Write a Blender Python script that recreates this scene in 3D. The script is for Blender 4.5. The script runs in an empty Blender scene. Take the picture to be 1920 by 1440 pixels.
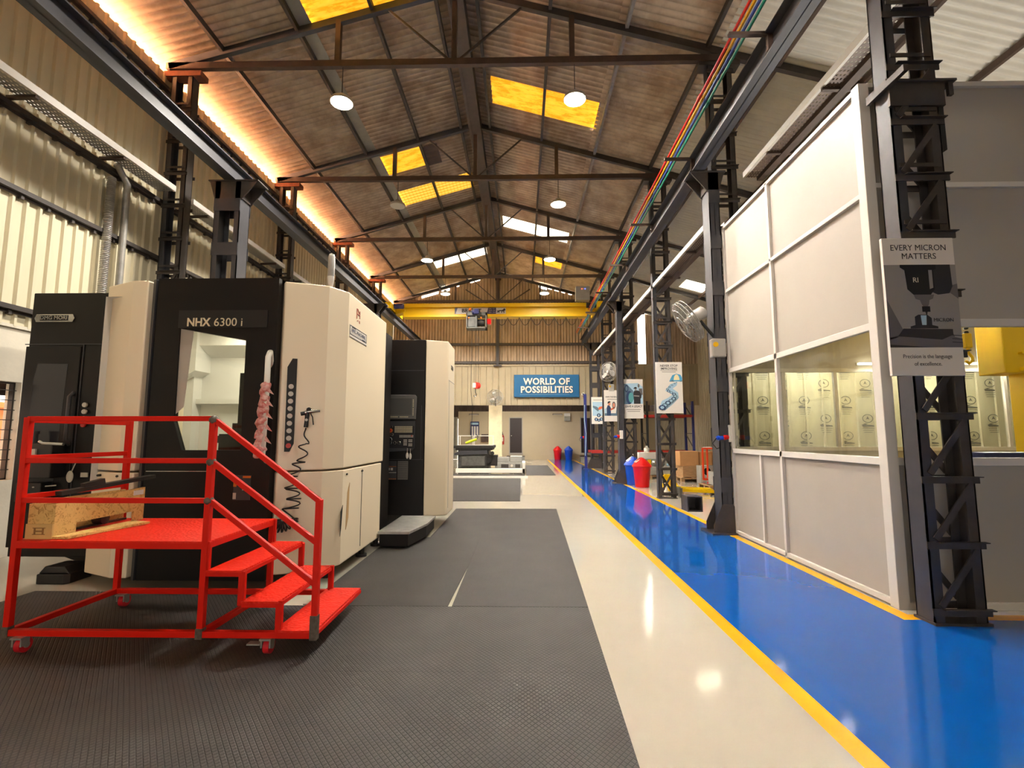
import bpy, bmesh, math, random
from mathutils import Vector, Matrix
random.seed(7)
SC = bpy.context.scene
COL = SC.collection
PI = math.pi

# ------------------------------------------------------------ camera, world, sun, exposure
cd = bpy.data.cameras.new('camera'); cam = bpy.data.objects.new('camera', cd); COL.objects.link(cam)
cd.sensor_width = 36.0; cd.lens = 920 / 1920 * 36.0; cd.clip_start = 0.05; cd.clip_end = 200
cam.location = (0, 0, 1.5)
cam.rotation_euler = (PI / 2 + math.radians(6.019), 0, math.radians(1.177))
SC.camera = cam
W = bpy.data.worlds.new('sky'); SC.world = W; W.use_nodes = True
W.node_tree.nodes['Background'].inputs[0].default_value = (1.0, .94, .85, 1)
W.node_tree.nodes['Background'].inputs[1].default_value = 3.6
sd = bpy.data.lights.new('sun', 'SUN'); sd.energy = 600.0; sd.angle = .01; sd.color = (1, .93, .82)
so = bpy.data.objects.new('sun', sd); COL.objects.link(so); so.rotation_euler = (math.radians(12), math.radians(-28), 0)
SC.view_settings.view_transform = 'Standard'; SC.view_settings.look = 'None'
SC.view_settings.exposure = 0.0; SC.view_settings.gamma = 1.0; SC.view_settings.use_curve_mapping = False
LAMP_COLOR = (1.0, .925, .82)
LAMP_W = 1180.0

# ------------------------------------------------------------ helpers
def lin(c):
    c = c / 255.0
    return c / 12.92 if c <= .04045 else ((c + .055) / 1.055) ** 2.4
def C3(r, g, b): return (lin(r), lin(g), lin(b), 1)
MATS = {}
def mat(name, rgb, rough=.5, metal=0.0, var=0.0, vscale=3.0, stretch=(1, 1, 1), rgb2=None, bump=0.0, bscale=40.0, coat=0.0, spec=.5, alpha=None):
    """plain or noise-mottled principled material (object-space noise)"""
    m = bpy.data.materials.new(name); m.use_nodes = True
    nt = m.node_tree; P = nt.nodes['Principled BSDF']
    col = C3(*rgb)
    P.inputs['Base Color'].default_value = col
    P.inputs['Roughness'].default_value = rough
    P.inputs['Metallic'].default_value = metal
    P.inputs['Specular IOR Level'].default_value = spec
    P.inputs['Coat Weight'].default_value = coat
    P.inputs['Coat Roughness'].default_value = .06
    if var > 0 or rgb2 or bump > 0:
        g = nt.nodes.new('ShaderNodeNewGeometry')
        mp = nt.nodes.new('ShaderNodeMapping'); mp.inputs['Scale'].default_value = stretch
        nt.links.new(g.outputs['Position'], mp.inputs['Vector'])
    if var > 0 or rgb2:
        n = nt.nodes.new('ShaderNodeTexNoise'); n.inputs['Scale'].default_value = vscale
        n.inputs['Detail'].default_value = 5; n.inputs['Roughness'].default_value = .62
        nt.links.new(mp.outputs['Vector'], n.inputs['Vector'])
        r = nt.nodes.new('ShaderNodeValToRGB')
        c2 = C3(*rgb2) if rgb2 else tuple(x * (1 - var) for x in col[:3]) + (1,)
        r.color_ramp.elements[0].position = .36; r.color_ramp.elements[0].color = c2
        r.color_ramp.elements[1].position = .62; r.color_ramp.elements[1].color = col
        nt.links.new(n.outputs['Fac'], r.inputs['Fac']); nt.links.new(r.outputs['Color'], P.inputs['Base Color'])
    if bump > 0:
        n2 = nt.nodes.new('ShaderNodeTexNoise'); n2.inputs['Scale'].default_value = bscale; n2.inputs['Detail'].default_value = 3
        nt.links.new(mp.outputs['Vector'], n2.inputs['Vector'])
        b = nt.nodes.new('ShaderNodeBump'); b.inputs['Strength'].default_value = bump; b.inputs['Distance'].default_value = .01
        nt.links.new(n2.outputs['Fac'], b.inputs['Height']); nt.links.new(b.outputs['Normal'], P.inputs['Normal'])
    MATS[name] = m
    return m
def emat(name, rgb, strength):
    m = bpy.data.materials.new(name); m.use_nodes = True; nt = m.node_tree
    P = nt.nodes['Principled BSDF']; P.inputs['Base Color'].default_value = C3(*rgb)
    P.inputs['Emission Color'].default_value = C3(*rgb); P.inputs['Emission Strength'].default_value = strength
    MATS[name] = m
    return m
def glass(name, tint=(235, 240, 232), gloss=.12, haze=0.0, ior=1.45):
    """thin clear pane: straight-through transmission, mirror reflection by Fresnel, optional dust film"""
    m = bpy.data.materials.new(name); m.use_nodes = True; nt = m.node_tree
    for n in list(nt.nodes):
        if n.type != 'OUTPUT_MATERIAL': nt.nodes.remove(n)
    out = nt.nodes['Material Output']
    t = nt.nodes.new('ShaderNodeBsdfTransparent'); t.inputs[0].default_value = C3(*tint)
    g = nt.nodes.new('ShaderNodeBsdfGlossy'); g.inputs['Roughness'].default_value = .02
    lw = nt.nodes.new('ShaderNodeLayerWeight'); lw.inputs['Blend'].default_value = .5
    pw = nt.nodes.new('ShaderNodeMath'); pw.operation = 'POWER'; pw.inputs[1].default_value = 5; nt.links.new(lw.outputs['Facing'], pw.inputs[0])
    f = nt.nodes.new('ShaderNodeMath'); f.operation = 'MULTIPLY_ADD'; f.inputs[1].default_value = .75; f.inputs[2].default_value = .03; nt.links.new(pw.outputs[0], f.inputs[0])
    mx = nt.nodes.new('ShaderNodeMixShader')
    nt.links.new(f.outputs[0], mx.inputs[0]); nt.links.new(t.outputs[0], mx.inputs[1]); nt.links.new(g.outputs[0], mx.inputs[2])
    last = mx
    if haze > 0:
        d = nt.nodes.new('ShaderNodeBsdfDiffuse'); d.inputs[0].default_value = C3(225, 225, 215)
        n = nt.nodes.new('ShaderNodeTexNoise'); n.inputs['Scale'].default_value = 2.2; n.inputs['Detail'].default_value = 6; n.inputs['Distortion'].default_value = 1.5
        ge = nt.nodes.new('ShaderNodeNewGeometry'); nt.links.new(ge.outputs['Position'], n.inputs['Vector'])
        mr = nt.nodes.new('ShaderNodeMapRange'); mr.inputs[1].default_value = .45; mr.inputs[2].default_value = .8; mr.inputs[3].default_value = haze * .2; mr.inputs[4].default_value = haze
        nt.links.new(n.outputs['Fac'], mr.inputs[0])
        m2 = nt.nodes.new('ShaderNodeMixShader'); nt.links.new(mr.outputs[0], m2.inputs[0]); nt.links.new(mx.outputs[0], m2.inputs[1]); nt.links.new(d.outputs[0], m2.inputs[2])
        last = m2
    nt.links.new(last.outputs[0], out.inputs[0])
    MATS[name] = m
    return m

WLOC = {}
def V(*a): return Vector(a)
class MB:
    def __init__(s): s.v = []; s.f = []; s.mi = []; s.sm = []
    def add(s, vs, fs, mi=0, sm=False):
        o = len(s.v); s.v += [tuple(x) for x in vs]
        for f in fs: s.f.append([i + o for i in f]); s.mi.append(mi); s.sm.append(sm)
        return s
    def box(s, x0, x1, y0, y1, z0, z1, mi=0):
        vs = [(x0, y0, z0), (x1, y0, z0), (x1, y1, z0), (x0, y1, z0), (x0, y0, z1), (x1, y0, z1), (x1, y1, z1), (x0, y1, z1)]
        return s.add(vs, [(3, 2, 1, 0), (4, 5, 6, 7), (0, 1, 5, 4), (1, 2, 6, 5), (2, 3, 7, 6), (3, 0, 4, 7)], mi)
    def bar(s, p, q, w, h, up=(0, 0, 1), mi=0):
        p = Vector(p); q = Vector(q); d = (q - p).normalized(); u = Vector(up)
        if abs(d.dot(u)) > .98: u = Vector((0, 1, 0))
        r = d.cross(u).normalized(); u = r.cross(d).normalized()
        r *= w / 2; u *= h / 2
        vs = [p - r - u, p + r - u, p + r + u, p - r + u, q - r - u, q + r - u, q + r + u, q - r + u]
        return s.add(vs, [(0, 1, 2, 3), (7, 6, 5, 4), (1, 0, 4, 5), (2, 1, 5, 6), (3, 2, 6, 7), (0, 3, 7, 4)], mi)
    def tube(s, pts, r, n=8, cap=True, mi=0, closed=False):
        pts = [Vector(p) for p in pts]; m = len(pts); rings = []
        prev = None
        rr = r if isinstance(r, (list, tuple)) else [r] * m
        for i, p in enumerate(pts):
            a = pts[(i - 1) % m] if (i > 0 or closed) else p
            b = pts[(i + 1) % m] if (i < m - 1 or closed) else p
            d = (b - a).normalized()
            if prev is None:
                ref = Vector((0, 0, 1)) if abs(d.z) < .9 else Vector((1, 0, 0))
                u = d.cross(ref).normalized()
            else:
                u = (prev - d * prev.dot(d))
                u = u.normalized() if u.length > 1e-6 else d.orthogonal().normalized()
            prev = u; w = d.cross(u)
            rings.append([p + (u * math.cos(2 * PI * k / n) + w * math.sin(2 * PI * k / n)) * rr[i] for k in range(n)])
        vs = [x for g in rings for x in g]; fs = []
        for i in range(m if closed else m - 1):
            j = (i + 1) % m
            for k in range(n): fs.append((i * n + k, i * n + (k + 1) % n, j * n + (k + 1) % n, j * n + k))
        s.add(vs, fs, mi, True)
        if cap and not closed:
            s.add(rings[0], [tuple(range(n))[::-1]], mi); s.add(rings[-1], [tuple(range(n))], mi)
        return s
    def cyl(s, p, q, r, r2=None, n=20, mi=0): return s.tube([p, q], [r, r if r2 is None else r2], n, True, mi)
    def lathe(s, prof, c=(0, 0, 0), n=24, axis=(0, 0, 1), mi=0):
        ax = Vector(axis).normalized(); u = ax.orthogonal().normalized(); w = ax.cross(u); c = Vector(c)
        vs = []
        for r, z in prof:
            for k in range(n): vs.append(c + ax * z + (u * math.cos(2 * PI * k / n) + w * math.sin(2 * PI * k / n)) * max(r, 1e-4))
        fs = [(i * n + k, i * n + (k + 1) % n, (i + 1) * n + (k + 1) % n, (i + 1) * n + k) for i in range(len(prof) - 1) for k in range(n)]
        return s.add(vs, fs, mi, True)
    def sphere(s, c, r, n=14, sx=1, sy=1, sz=1, mi=0):
        vs = []; fs = []; m = n // 2
        for i in range(m + 1):
            t = PI * i / m
            for k in range(n): vs.append((c[0] + sx * r * math.sin(t) * math.cos(2 * PI * k / n), c[1] + sy * r * math.sin(t) * math.sin(2 * PI * k / n), c[2] + sz * r * math.cos(t)))
        for i in range(m):
            for k in range(n): fs.append((i * n + k, (i + 1) * n + k, (i + 1) * n + (k + 1) % n, i * n + (k + 1) % n))
        return s.add(vs, fs, mi, True)
    def prism(s, poly, o, u, v, d, mi=0):
        """polygon (2D) in the plane o+u,v ; extruded by vector d"""
        o = Vector(o); u = Vector(u); v = Vector(v); d = Vector(d); n = len(poly)
        a = [o + u * p[0] + v * p[1] for p in poly]; b = [x + d for x in a]
        if u.cross(v).dot(d) > 0: fs = [tuple(range(n))[::-1], tuple(range(n, 2 * n))] + [(i, (i + 1) % n, n + (i + 1) % n, n + i) for i in range(n)]
        else: fs = [tuple(range(n)), tuple(range(n, 2 * n))[::-1]] + [((i + 1) % n, i, n + i, n + (i + 1) % n) for i in range(n)]
        area = sum(poly[i][0] * poly[(i + 1) % n][1] - poly[(i + 1) % n][0] * poly[i][1] for i in range(n))
        if area < 0: fs = [f[::-1] for f in fs]
        return s.add(a + b, fs, mi)
    def column(s, poly, z0, z1, mi=0): return s.prism(poly, (0, 0, z0), (1, 0, 0), (0, 1, 0), (0, 0, z1 - z0), mi)
    def holed(s, outer, hole, o, u, v, d, mi=0):
        """plate with one hole, both 2D loops in plane o+u,v; thickness vector d"""
        bm = bmesh.new(); ed = []
        for lp in (outer, hole):
            vs = [bm.verts.new((p[0], p[1], 0)) for p in lp]
            ed += [bm.edges.new((vs[i], vs[(i + 1) % len(vs)])) for i in range(len(vs))]
        bmesh.ops.triangle_fill(bm, use_beauty=True, use_dissolve=False, edges=ed)
        bm.verts.index_update(); o = Vector(o); u = Vector(u); v = Vector(v); d = Vector(d)
        vs = [o + u * w.co.x + v * w.co.y for w in bm.verts]; n = len(vs)
        fs = [tuple(w.index for w in f.verts) for f in bm.faces]
        s.add(vs + [x + d for x in vs], fs + [tuple(i + n for i in f[::-1]) for f in fs], mi)
        k = len(outer)
        rim = [(i, (i + 1) % k) for i in range(k)] + [(k + i, k + (i + 1) % len(hole)) for i in range(len(hole))]
        s.add(vs + [x + d for x in vs], [(a, b, b + n, a + n) for a, b in rim], mi)
        bm.free()
        return s
    def build(s, name, mats, parent=None, bevel=0.0, seg=2, fix=False):
        me = bpy.data.meshes.new(name)
        xs = [p[0] for p in s.v]; ys = [p[1] for p in s.v]; zs = [p[2] for p in s.v]
        if parent is None: L = Vector(((min(xs) + max(xs)) / 2, (min(ys) + max(ys)) / 2, min(zs)))
        else: L = WLOC[parent]
        me.from_pydata([(p[0] - L[0], p[1] - L[1], p[2] - L[2]) for p in s.v], [], s.f)
        for m in (mats if isinstance(mats, (list, tuple)) else [mats]): me.materials.append(MATS[m])
        me.polygons.foreach_set('material_index', s.mi); me.polygons.foreach_set('use_smooth', s.sm)
        if fix:
            bm = bmesh.new(); bm.from_mesh(me); bmesh.ops.recalc_face_normals(bm, faces=bm.faces); bm.to_mesh(me); bm.free()
        me.update()
        o = bpy.data.objects.new(name, me); COL.objects.link(o)
        if parent is None: o.location = L
        else: o.parent = parent
        WLOC[o] = Vector(L)
        if bevel > 0:
            b = o.modifiers.new('bevel', 'BEVEL'); b.width = bevel; b.segments = seg; b.limit_method = 'ANGLE'; b.angle_limit = math.radians(50)
            b.harden_normals = False
        return o
def thing(name, label, cat, loc, group=None):
    o = bpy.data.objects.new(name, None); COL.objects.link(o); o.location = loc; o.empty_display_size = .1
    o['label'] = label; o['category'] = cat
    if group: o['group'] = group
    WLOC[o] = Vector(loc)
    return o
def tag(o, label, cat, group=None):
    o['label'] = label; o['category'] = cat
    if group: o['group'] = group
    return o
def struct(o, label=None):
    o['kind'] = 'structure'
    if label: o['label'] = label
    return o
def part(o, label): o['label'] = label; return o
def copy_tree(o, dloc=(0, 0, 0), label=None, parent=None):
    c = o.copy(); COL.objects.link(c)
    if parent is not None: c.parent = parent
    else: c.location = Vector(o.location) + Vector(dloc)
    if label: c['label'] = label
    WLOC[c] = WLOC[o] + Vector(dloc)
    for ch in list(o.children): copy_tree(ch, dloc, None, c)
    return c
def text(body, size, loc, rx, up, material, parent, name='lettering', off=0.0, ext=.001, align='CENTER', xs=1.0, spacing=1.0):
    cu = bpy.data.curves.new('txt', 'FONT'); cu.body = body; cu.size = size; cu.extrude = ext; cu.offset = off
    cu.align_x = align; cu.align_y = 'CENTER'; cu.space_character = spacing; cu.resolution_u = 3
    ob = bpy.data.objects.new('txt', cu); COL.objects.link(ob)
    dg = bpy.context.evaluated_depsgraph_get(); me = bpy.data.meshes.new_from_object(ob.evaluated_get(dg))
    bpy.data.objects.remove(ob); bpy.data.curves.remove(cu)
    rx = Vector(rx).normalized(); up = Vector(up).normalized(); n = rx.cross(up)
    M = Matrix((rx * xs, up, n)).transposed().to_4x4(); M.translation = Vector(loc) - (WLOC[parent] if parent else Vector())
    me.transform(M); me.materials.clear(); me.materials.append(MATS[material]); me.name = name
    o = bpy.data.objects.new(name, me); COL.objects.link(o)
    if parent: o.parent = parent; WLOC[o] = WLOC[parent]
    return o
ORD = ['first', 'second', 'third', 'fourth', 'fifth', 'sixth', 'seventh', 'eighth']
def circ(cx, cy, r, n=20, a0=0.0, a1=2 * PI, full=True): return [(cx + r * math.cos(a0 + (a1 - a0) * k / (n if full else n - 1)), cy + r * math.sin(a0 + (a1 - a0) * k / (n if full else n - 1))) for k in range(n)]
# ------------------------------------------------------------ materials
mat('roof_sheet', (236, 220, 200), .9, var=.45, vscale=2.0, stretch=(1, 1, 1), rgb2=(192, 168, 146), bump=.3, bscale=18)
def roof_dirt_shade(name, ax, stretch, dirt_shade, top):
    """weathered corrugated sheet: broken grime streaks along the corrugation that also paint in its shading"""
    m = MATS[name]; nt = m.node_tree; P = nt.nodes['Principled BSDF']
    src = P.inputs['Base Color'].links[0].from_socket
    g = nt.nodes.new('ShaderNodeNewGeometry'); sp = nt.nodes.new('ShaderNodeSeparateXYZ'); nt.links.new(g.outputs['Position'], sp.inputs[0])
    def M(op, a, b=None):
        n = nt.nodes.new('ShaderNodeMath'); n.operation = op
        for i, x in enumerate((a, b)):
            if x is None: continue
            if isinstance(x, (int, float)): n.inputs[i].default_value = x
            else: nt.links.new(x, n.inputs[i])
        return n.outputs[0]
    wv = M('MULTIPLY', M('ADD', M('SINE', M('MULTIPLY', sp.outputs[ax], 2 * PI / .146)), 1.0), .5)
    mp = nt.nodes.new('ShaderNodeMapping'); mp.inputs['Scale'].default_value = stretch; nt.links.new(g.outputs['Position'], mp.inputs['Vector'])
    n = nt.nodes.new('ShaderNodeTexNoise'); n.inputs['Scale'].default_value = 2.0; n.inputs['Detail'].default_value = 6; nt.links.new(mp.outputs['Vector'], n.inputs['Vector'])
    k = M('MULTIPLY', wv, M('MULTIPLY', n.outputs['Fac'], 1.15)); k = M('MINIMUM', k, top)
    mx = nt.nodes.new('ShaderNodeMix'); mx.data_type = 'RGBA'; mx.inputs[7].default_value = C3(*dirt_shade)
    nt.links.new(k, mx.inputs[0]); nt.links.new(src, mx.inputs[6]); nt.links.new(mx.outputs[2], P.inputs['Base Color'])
roof_dirt_shade('roof_sheet', 1, (2.0, .8, 2.0), (118, 96, 78), .62)  # streaks mix grime with shading painted along the corrugation
mat('roof_metal', (232, 228, 218), .6, var=.12, vscale=1.5)
mat('wall_sheet', (230, 220, 190), .6, var=.12, vscale=1.1, stretch=(1, 1, .4))
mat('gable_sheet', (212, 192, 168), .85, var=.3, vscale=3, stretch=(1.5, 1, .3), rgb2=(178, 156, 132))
roof_dirt_shade('gable_sheet', 0, (2.5, 1, .3), (92, 72, 54), .85)  # painted streaks also stand in for weak rib shading on the gable
mat('clad_cream', (170, 158, 132), .5, var=.08, vscale=1.5)
mat('masonry', (232, 224, 206), .85, var=.1, vscale=3, bump=.3, bscale=25)
mat('plaster', (206, 190, 160), .85, var=.06, vscale=1.0)
mat('pillar_paint', (236, 222, 186), .85, var=.14, vscale=3.0)
mat('steel_dark', (74, 68, 65), .55, .2, var=.25, vscale=6)
mat('steel_grey', (66, 66, 71), .5, .2, var=.15, vscale=5)
mat('steel_brown', (84, 68, 60), .6, .1, var=.25, vscale=8)
mat('steel_rust', (142, 82, 58), .7, .1, var=.3, vscale=9)
mat('galv', (186, 184, 178), .42, .6, var=.2, vscale=10)
mat('chrome', (190, 190, 188), .22, .9)
mat('cream_epoxy', (204, 197, 182), .1, var=.05, vscale=.6, coat=.4, bump=.05, bscale=5)
mat('blue_epoxy', (8, 96, 190), .08, var=.14, vscale=.5, coat=.5, bump=.05, bscale=5)
mat('yellow_line', (252, 186, 8), .25, var=.06, vscale=2, coat=.3)
mat('machine_cream', (250, 234, 204), .38, coat=.1)
mat('machine_black', (18, 15, 15), .45, spec=.3)
mat('machine_charcoal', (54, 54, 58), .45)
mat('panel_grey', (96, 94, 92), .4)
mat('screen_glass', (92, 92, 90), .12)
mat('white_enamel', (236, 232, 220), .4)
mat('interior_white', (234, 233, 230), .45)
mat('red_paint', (222, 24, 2), .5, spec=.25)
mat('weld_steel', (116, 104, 94), .55, .5, var=.4, vscale=30)
mat('castor_red', (206, 26, 40), .4)
mat('orange_paint', (232, 72, 24), .45)
mat('yellow_paint', (255, 206, 0), .38)
mat('yellow_bright', (214, 228, 30), .5)
mat('white_paint', (240, 236, 226), .45)
mat('letter_cream', (226, 212, 180), .5)
mat('letter_white', (232, 222, 208), .5)
mat('letter_dark', (54, 50, 52), .6)
mat('letter_black', (20, 20, 24), .6)
mat('letter_grey', (128, 122, 116), .6)
mat('sign_blue', (22, 98, 148), .45, var=.12, vscale=1.5)
mat('shadow_navy', (18, 40, 66), .6)
mat('navy', (34, 40, 96), .5)
mat('blue_steel', (30, 40, 110), .5)
mat('blue_plastic', (12, 74, 200), .3, coat=.2)
mat('red_plastic', (228, 14, 16), .28, coat=.2)
mat('red_beam', (172, 44, 34), .5)
mat('cardboard', (178, 132, 84), .85, var=.1, vscale=4)
mat('kraft_tape', (196, 160, 110), .5)
mat('pallet_wood', (164, 128, 88), .85, var=.25, vscale=6, stretch=(1, 1, 5))
mat('rubber', (30, 29, 30), .6)
mat('black_plastic', (24, 24, 26), .4)
mat('pink_wrap', (214, 118, 112), .45, var=.35, vscale=24, rgb2=(240, 206, 198), bump=.6, bscale=60)
mat('grey_iron', (104, 104, 100), .5, .3, var=.3, vscale=8)
mat('dark_iron', (52, 50, 48), .5, .4, var=.3, vscale=8)
mat('pale_grey', (172, 172, 164), .5, var=.15, vscale=5)
mat('partition_panel', (184, 177, 166), .5, var=.05, vscale=1.2)
mat('aluminium_white', (222, 217, 210), .35)
mat('film_panel', (196, 186, 160), .4, var=.12, vscale=2.5, stretch=(3, 1, .4))
mat('film_print', (84, 82, 74), .5)
mat('door_brown', (44, 33, 34), .5)
mat('dark_recess', (20, 17, 16), .7)
mat('poster_white', (236, 230, 222), .4)
mat('poster_photo_grey', (150, 146, 142), .45)
mat('poster_mid', (104, 100, 100), .45)
mat('poster_dark', (42, 42, 46), .45)
mat('poster_sky', (84, 170, 214), .45)
mat('poster_pale_blue', (172, 206, 226), .45)
mat('poster_teal', (88, 158, 162), .45)
mat('poster_navy', (42, 64, 102), .45)
mat('poster_steel', (96, 122, 142), .45)
mat('poster_sun', (250, 236, 190), .45)
mat('poster_skin', (226, 150, 116), .45)
mat('poster_orange', (222, 108, 66), .45)
mat('led_red', (250, 60, 50), .4)
mat('lamp_housing', (196, 194, 190), .4, .2)
mat('asphalt', (64, 62, 60), .9)
mat('terracotta', (244, 176, 128), .9, var=.1, vscale=2)
mat('button_grey', (196, 192, 180), .4)
mat('button_red', (190, 40, 24), .4)
mat('key_cream', (214, 204, 172), .5)
mat('orange_mark', (214, 110, 20), .5)
mat('bag_blue', (44, 110, 176), .5)
mat('tin_grey', (140, 140, 140), .35, .6)
mat('cable_red', (216, 34, 22), .4)
mat('cable_yellow', (232, 172, 10), .4)
mat('cable_blue', (46, 70, 150), .4)
mat('cable_green', (20, 130, 104), .4)
mat('kumkum', (206, 128, 110), .7)
mat('lilac_print', (120, 122, 140), .6)
emat('lamp_face', (255, 238, 206), 70.0)
emat('tube_face', (255, 250, 236), 14.0)
emat('led_blue', (90, 110, 255), 3.0)
emat('led_hot', (255, 90, 60), 3.0)
def skylight_mat(name, c1, c2, strength, grid=False):
    """translucent roof sheet lit from outside: daylight through weathered fibreglass"""
    m = bpy.data.materials.new(name); m.use_nodes = True; nt = m.node_tree; P = nt.nodes['Principled BSDF']
    g = nt.nodes.new('ShaderNodeNewGeometry'); mp = nt.nodes.new('ShaderNodeMapping'); mp.inputs['Scale'].default_value = (.8, 3.2, .8)
    nt.links.new(g.outputs['Position'], mp.inputs['Vector'])
    if grid:
        t = nt.nodes.new('ShaderNodeTexBrick'); t.inputs['Scale'].default_value = 3.0; t.inputs['Mortar Size'].default_value = .06; t.offset = 0
        t.inputs['Color1'].default_value = C3(*c1); t.inputs['Color2'].default_value = C3(*c1); t.inputs['Mortar'].default_value = C3(*c2)
        mp.inputs['Scale'].default_value = (1.6, 1.6, 0); col = t.outputs['Color']
    else:
        t = nt.nodes.new('ShaderNodeTexNoise'); t.inputs['Scale'].default_value = 3.2; t.inputs['Detail'].default_value = 6; t.inputs['Roughness'].default_value = .7
        r = nt.nodes.new('ShaderNodeValToRGB'); r.color_ramp.elements[0].position = .4; r.color_ramp.elements[0].color = C3(*c2)
        r.color_ramp.elements[1].position = .6; r.color_ramp.elements[1].color = C3(*c1)
        nt.links.new(t.outputs['Fac'], r.inputs['Fac']); col = r.outputs['Color']
    nt.links.new(mp.outputs['Vector'], t.inputs['Vector'])
    nt.links.new(col, P.inputs['Base Color']); nt.links.new(col, P.inputs['Emission Color'])
    P.inputs['Emission Strength'].default_value = strength; P.inputs['Roughness'].default_value = .5
    MATS[name] = m
skylight_mat('skylight_amber', (255, 206, 60), (240, 158, 20), 1.0)
skylight_mat('skylight_grid', (255, 216, 90), (226, 160, 40), 1.0, True)
skylight_mat('skylight_white', (255, 250, 232), (255, 240, 205), 4.0)
def mat_mat(name, pitch, rgb, groove):
    """black rubber matting with a raised lattice of diamonds"""
    m = bpy.data.materials.new(name); m.use_nodes = True; nt = m.node_tree; P = nt.nodes['Principled BSDF']
    P.inputs['Roughness'].default_value = .62
    g = nt.nodes.new('ShaderNodeNewGeometry'); sep = nt.nodes.new('ShaderNodeSeparateXYZ'); nt.links.new(g.outputs['Position'], sep.inputs[0])
    def M(op, a, b=None):
        n = nt.nodes.new('ShaderNodeMath'); n.operation = op
        for i, x in enumerate((a, b)):
            if x is None: continue
            if isinstance(x, (int, float)): n.inputs[i].default_value = x
            else: nt.links.new(x, n.inputs[i])
        return n.outputs[0]
    a = M('ADD', sep.outputs[0], M('MULTIPLY', sep.outputs[1], .8)); b = M('SUBTRACT', sep.outputs[0], M('MULTIPLY', sep.outputs[1], .8))
    def tri(x): return M('ABSOLUTE', M('SUBTRACT', M('FRACT', M('DIVIDE', x, pitch)), .5))
    h = M('MINIMUM', M('MULTIPLY', M('SUBTRACT', .5, tri(a)), 6.0), M('MULTIPLY', M('SUBTRACT', .5, tri(b)), 6.0))
    h = M('MINIMUM', h, 1.0)
    n = nt.nodes.new('ShaderNodeTexNoise'); n.inputs['Scale'].default_value = 2.4; n.inputs['Detail'].default_value = 6; nt.links.new(g.outputs['Position'], n.inputs['Vector'])
    r = nt.nodes.new('ShaderNodeValToRGB'); r.color_ramp.elements[0].position = .3; r.color_ramp.elements[0].color = C3(*[x * .8 for x in rgb])
    r.color_ramp.elements[1].position = .72; r.color_ramp.elements[1].color = C3(*rgb); nt.links.new(n.outputs['Fac'], r.inputs['Fac'])
    mx = nt.nodes.new('ShaderNodeMix'); mx.data_type = 'RGBA'; mx.inputs[6].default_value = C3(*groove)
    nt.links.new(h, mx.inputs[0]); nt.links.new(r.outputs['Color'], mx.inputs[7]); nt.links.new(mx.outputs[2], P.inputs['Base Color'])
    bp = nt.nodes.new('ShaderNodeBump'); bp.inputs['Strength'].default_value = .8; bp.inputs['Distance'].default_value = .004
    nt.links.new(h, bp.inputs['Height']); nt.links.new(bp.outputs['Normal'], P.inputs['Normal'])
    MATS[name] = m
mat_mat('mat_diamond', .033, (66, 62, 59), (22, 20, 20))
mat_mat('mat_fine', .02, (58, 54, 51), (42, 39, 37))
def osb_mat():
    m = bpy.data.materials.new('osb'); m.use_nodes = True; nt = m.node_tree; P = nt.nodes['Principled BSDF']; P.inputs['Roughness'].default_value = .7
    g = nt.nodes.new('ShaderNodeNewGeometry'); v = nt.nodes.new('ShaderNodeTexVoronoi'); v.inputs['Scale'].default_value = 34; v.feature = 'F1'
    n = nt.nodes.new('ShaderNodeTexNoise'); n.inputs['Scale'].default_value = 12; n.inputs['Distortion'].default_value = 2
    nt.links.new(g.outputs['Position'], n.inputs['Vector']); nt.links.new(n.outputs['Color'], v.inputs['Vector'])
    v.inputs['Scale'].default_value = 9
    r = nt.nodes.new('ShaderNodeValToRGB'); r.color_ramp.elements[0].color = C3(178, 124, 56); r.color_ramp.elements[1].color = C3(232, 190, 116); r.color_ramp.elements[1].position = .5
    nt.links.new(v.outputs['Color'], r.inputs['Fac']); nt.links.new(r.outputs['Color'], P.inputs['Base Color'])
    MATS['osb'] = m
osb_mat()
mat('ply', (226, 184, 116), .65, var=.12, vscale=5, stretch=(1, 4, 1))
mat('ply_print', (150, 108, 60), .7)
def tread_mat():
    """red painted chequer plate: rows of small raised lugs"""
    m = mat('red_tread', (232, 34, 6), .5, spec=.3); nt = m.node_tree; P = nt.nodes['Principled BSDF']
    g = nt.nodes.new('ShaderNodeNewGeometry'); w = nt.nodes.new('ShaderNodeTexNoise'); w.inputs['Scale'].default_value = 8
    w2 = nt.nodes.new('ShaderNodeTexVoronoi'); w2.inputs['Scale'].default_value = 44
    nt.links.new(g.outputs['Position'], w.inputs['Vector']); nt.links.new(g.outputs['Position'], w2.inputs['Vector'])
    mu = nt.nodes.new('ShaderNodeMath'); mu.operation = 'ADD'; nt.links.new(w.outputs['Fac'], mu.inputs[0]); nt.links.new(w2.outputs['Distance'], mu.inputs[1])
    b = nt.nodes.new('ShaderNodeBump'); b.inputs['Strength'].default_value = .7; b.inputs['Distance'].default_value = .008
    nt.links.new(mu.outputs[0], b.inputs['Height']); nt.links.new(b.outputs['Normal'], P.inputs['Normal'])
tread_mat()
glass('pane_clear', (246, 247, 240))
glass('pane_film', (246, 247, 240), haze=.12)
glass('pane_machine', (236, 236, 226))
mat('pane_dark', (44, 43, 47), .12)

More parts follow.
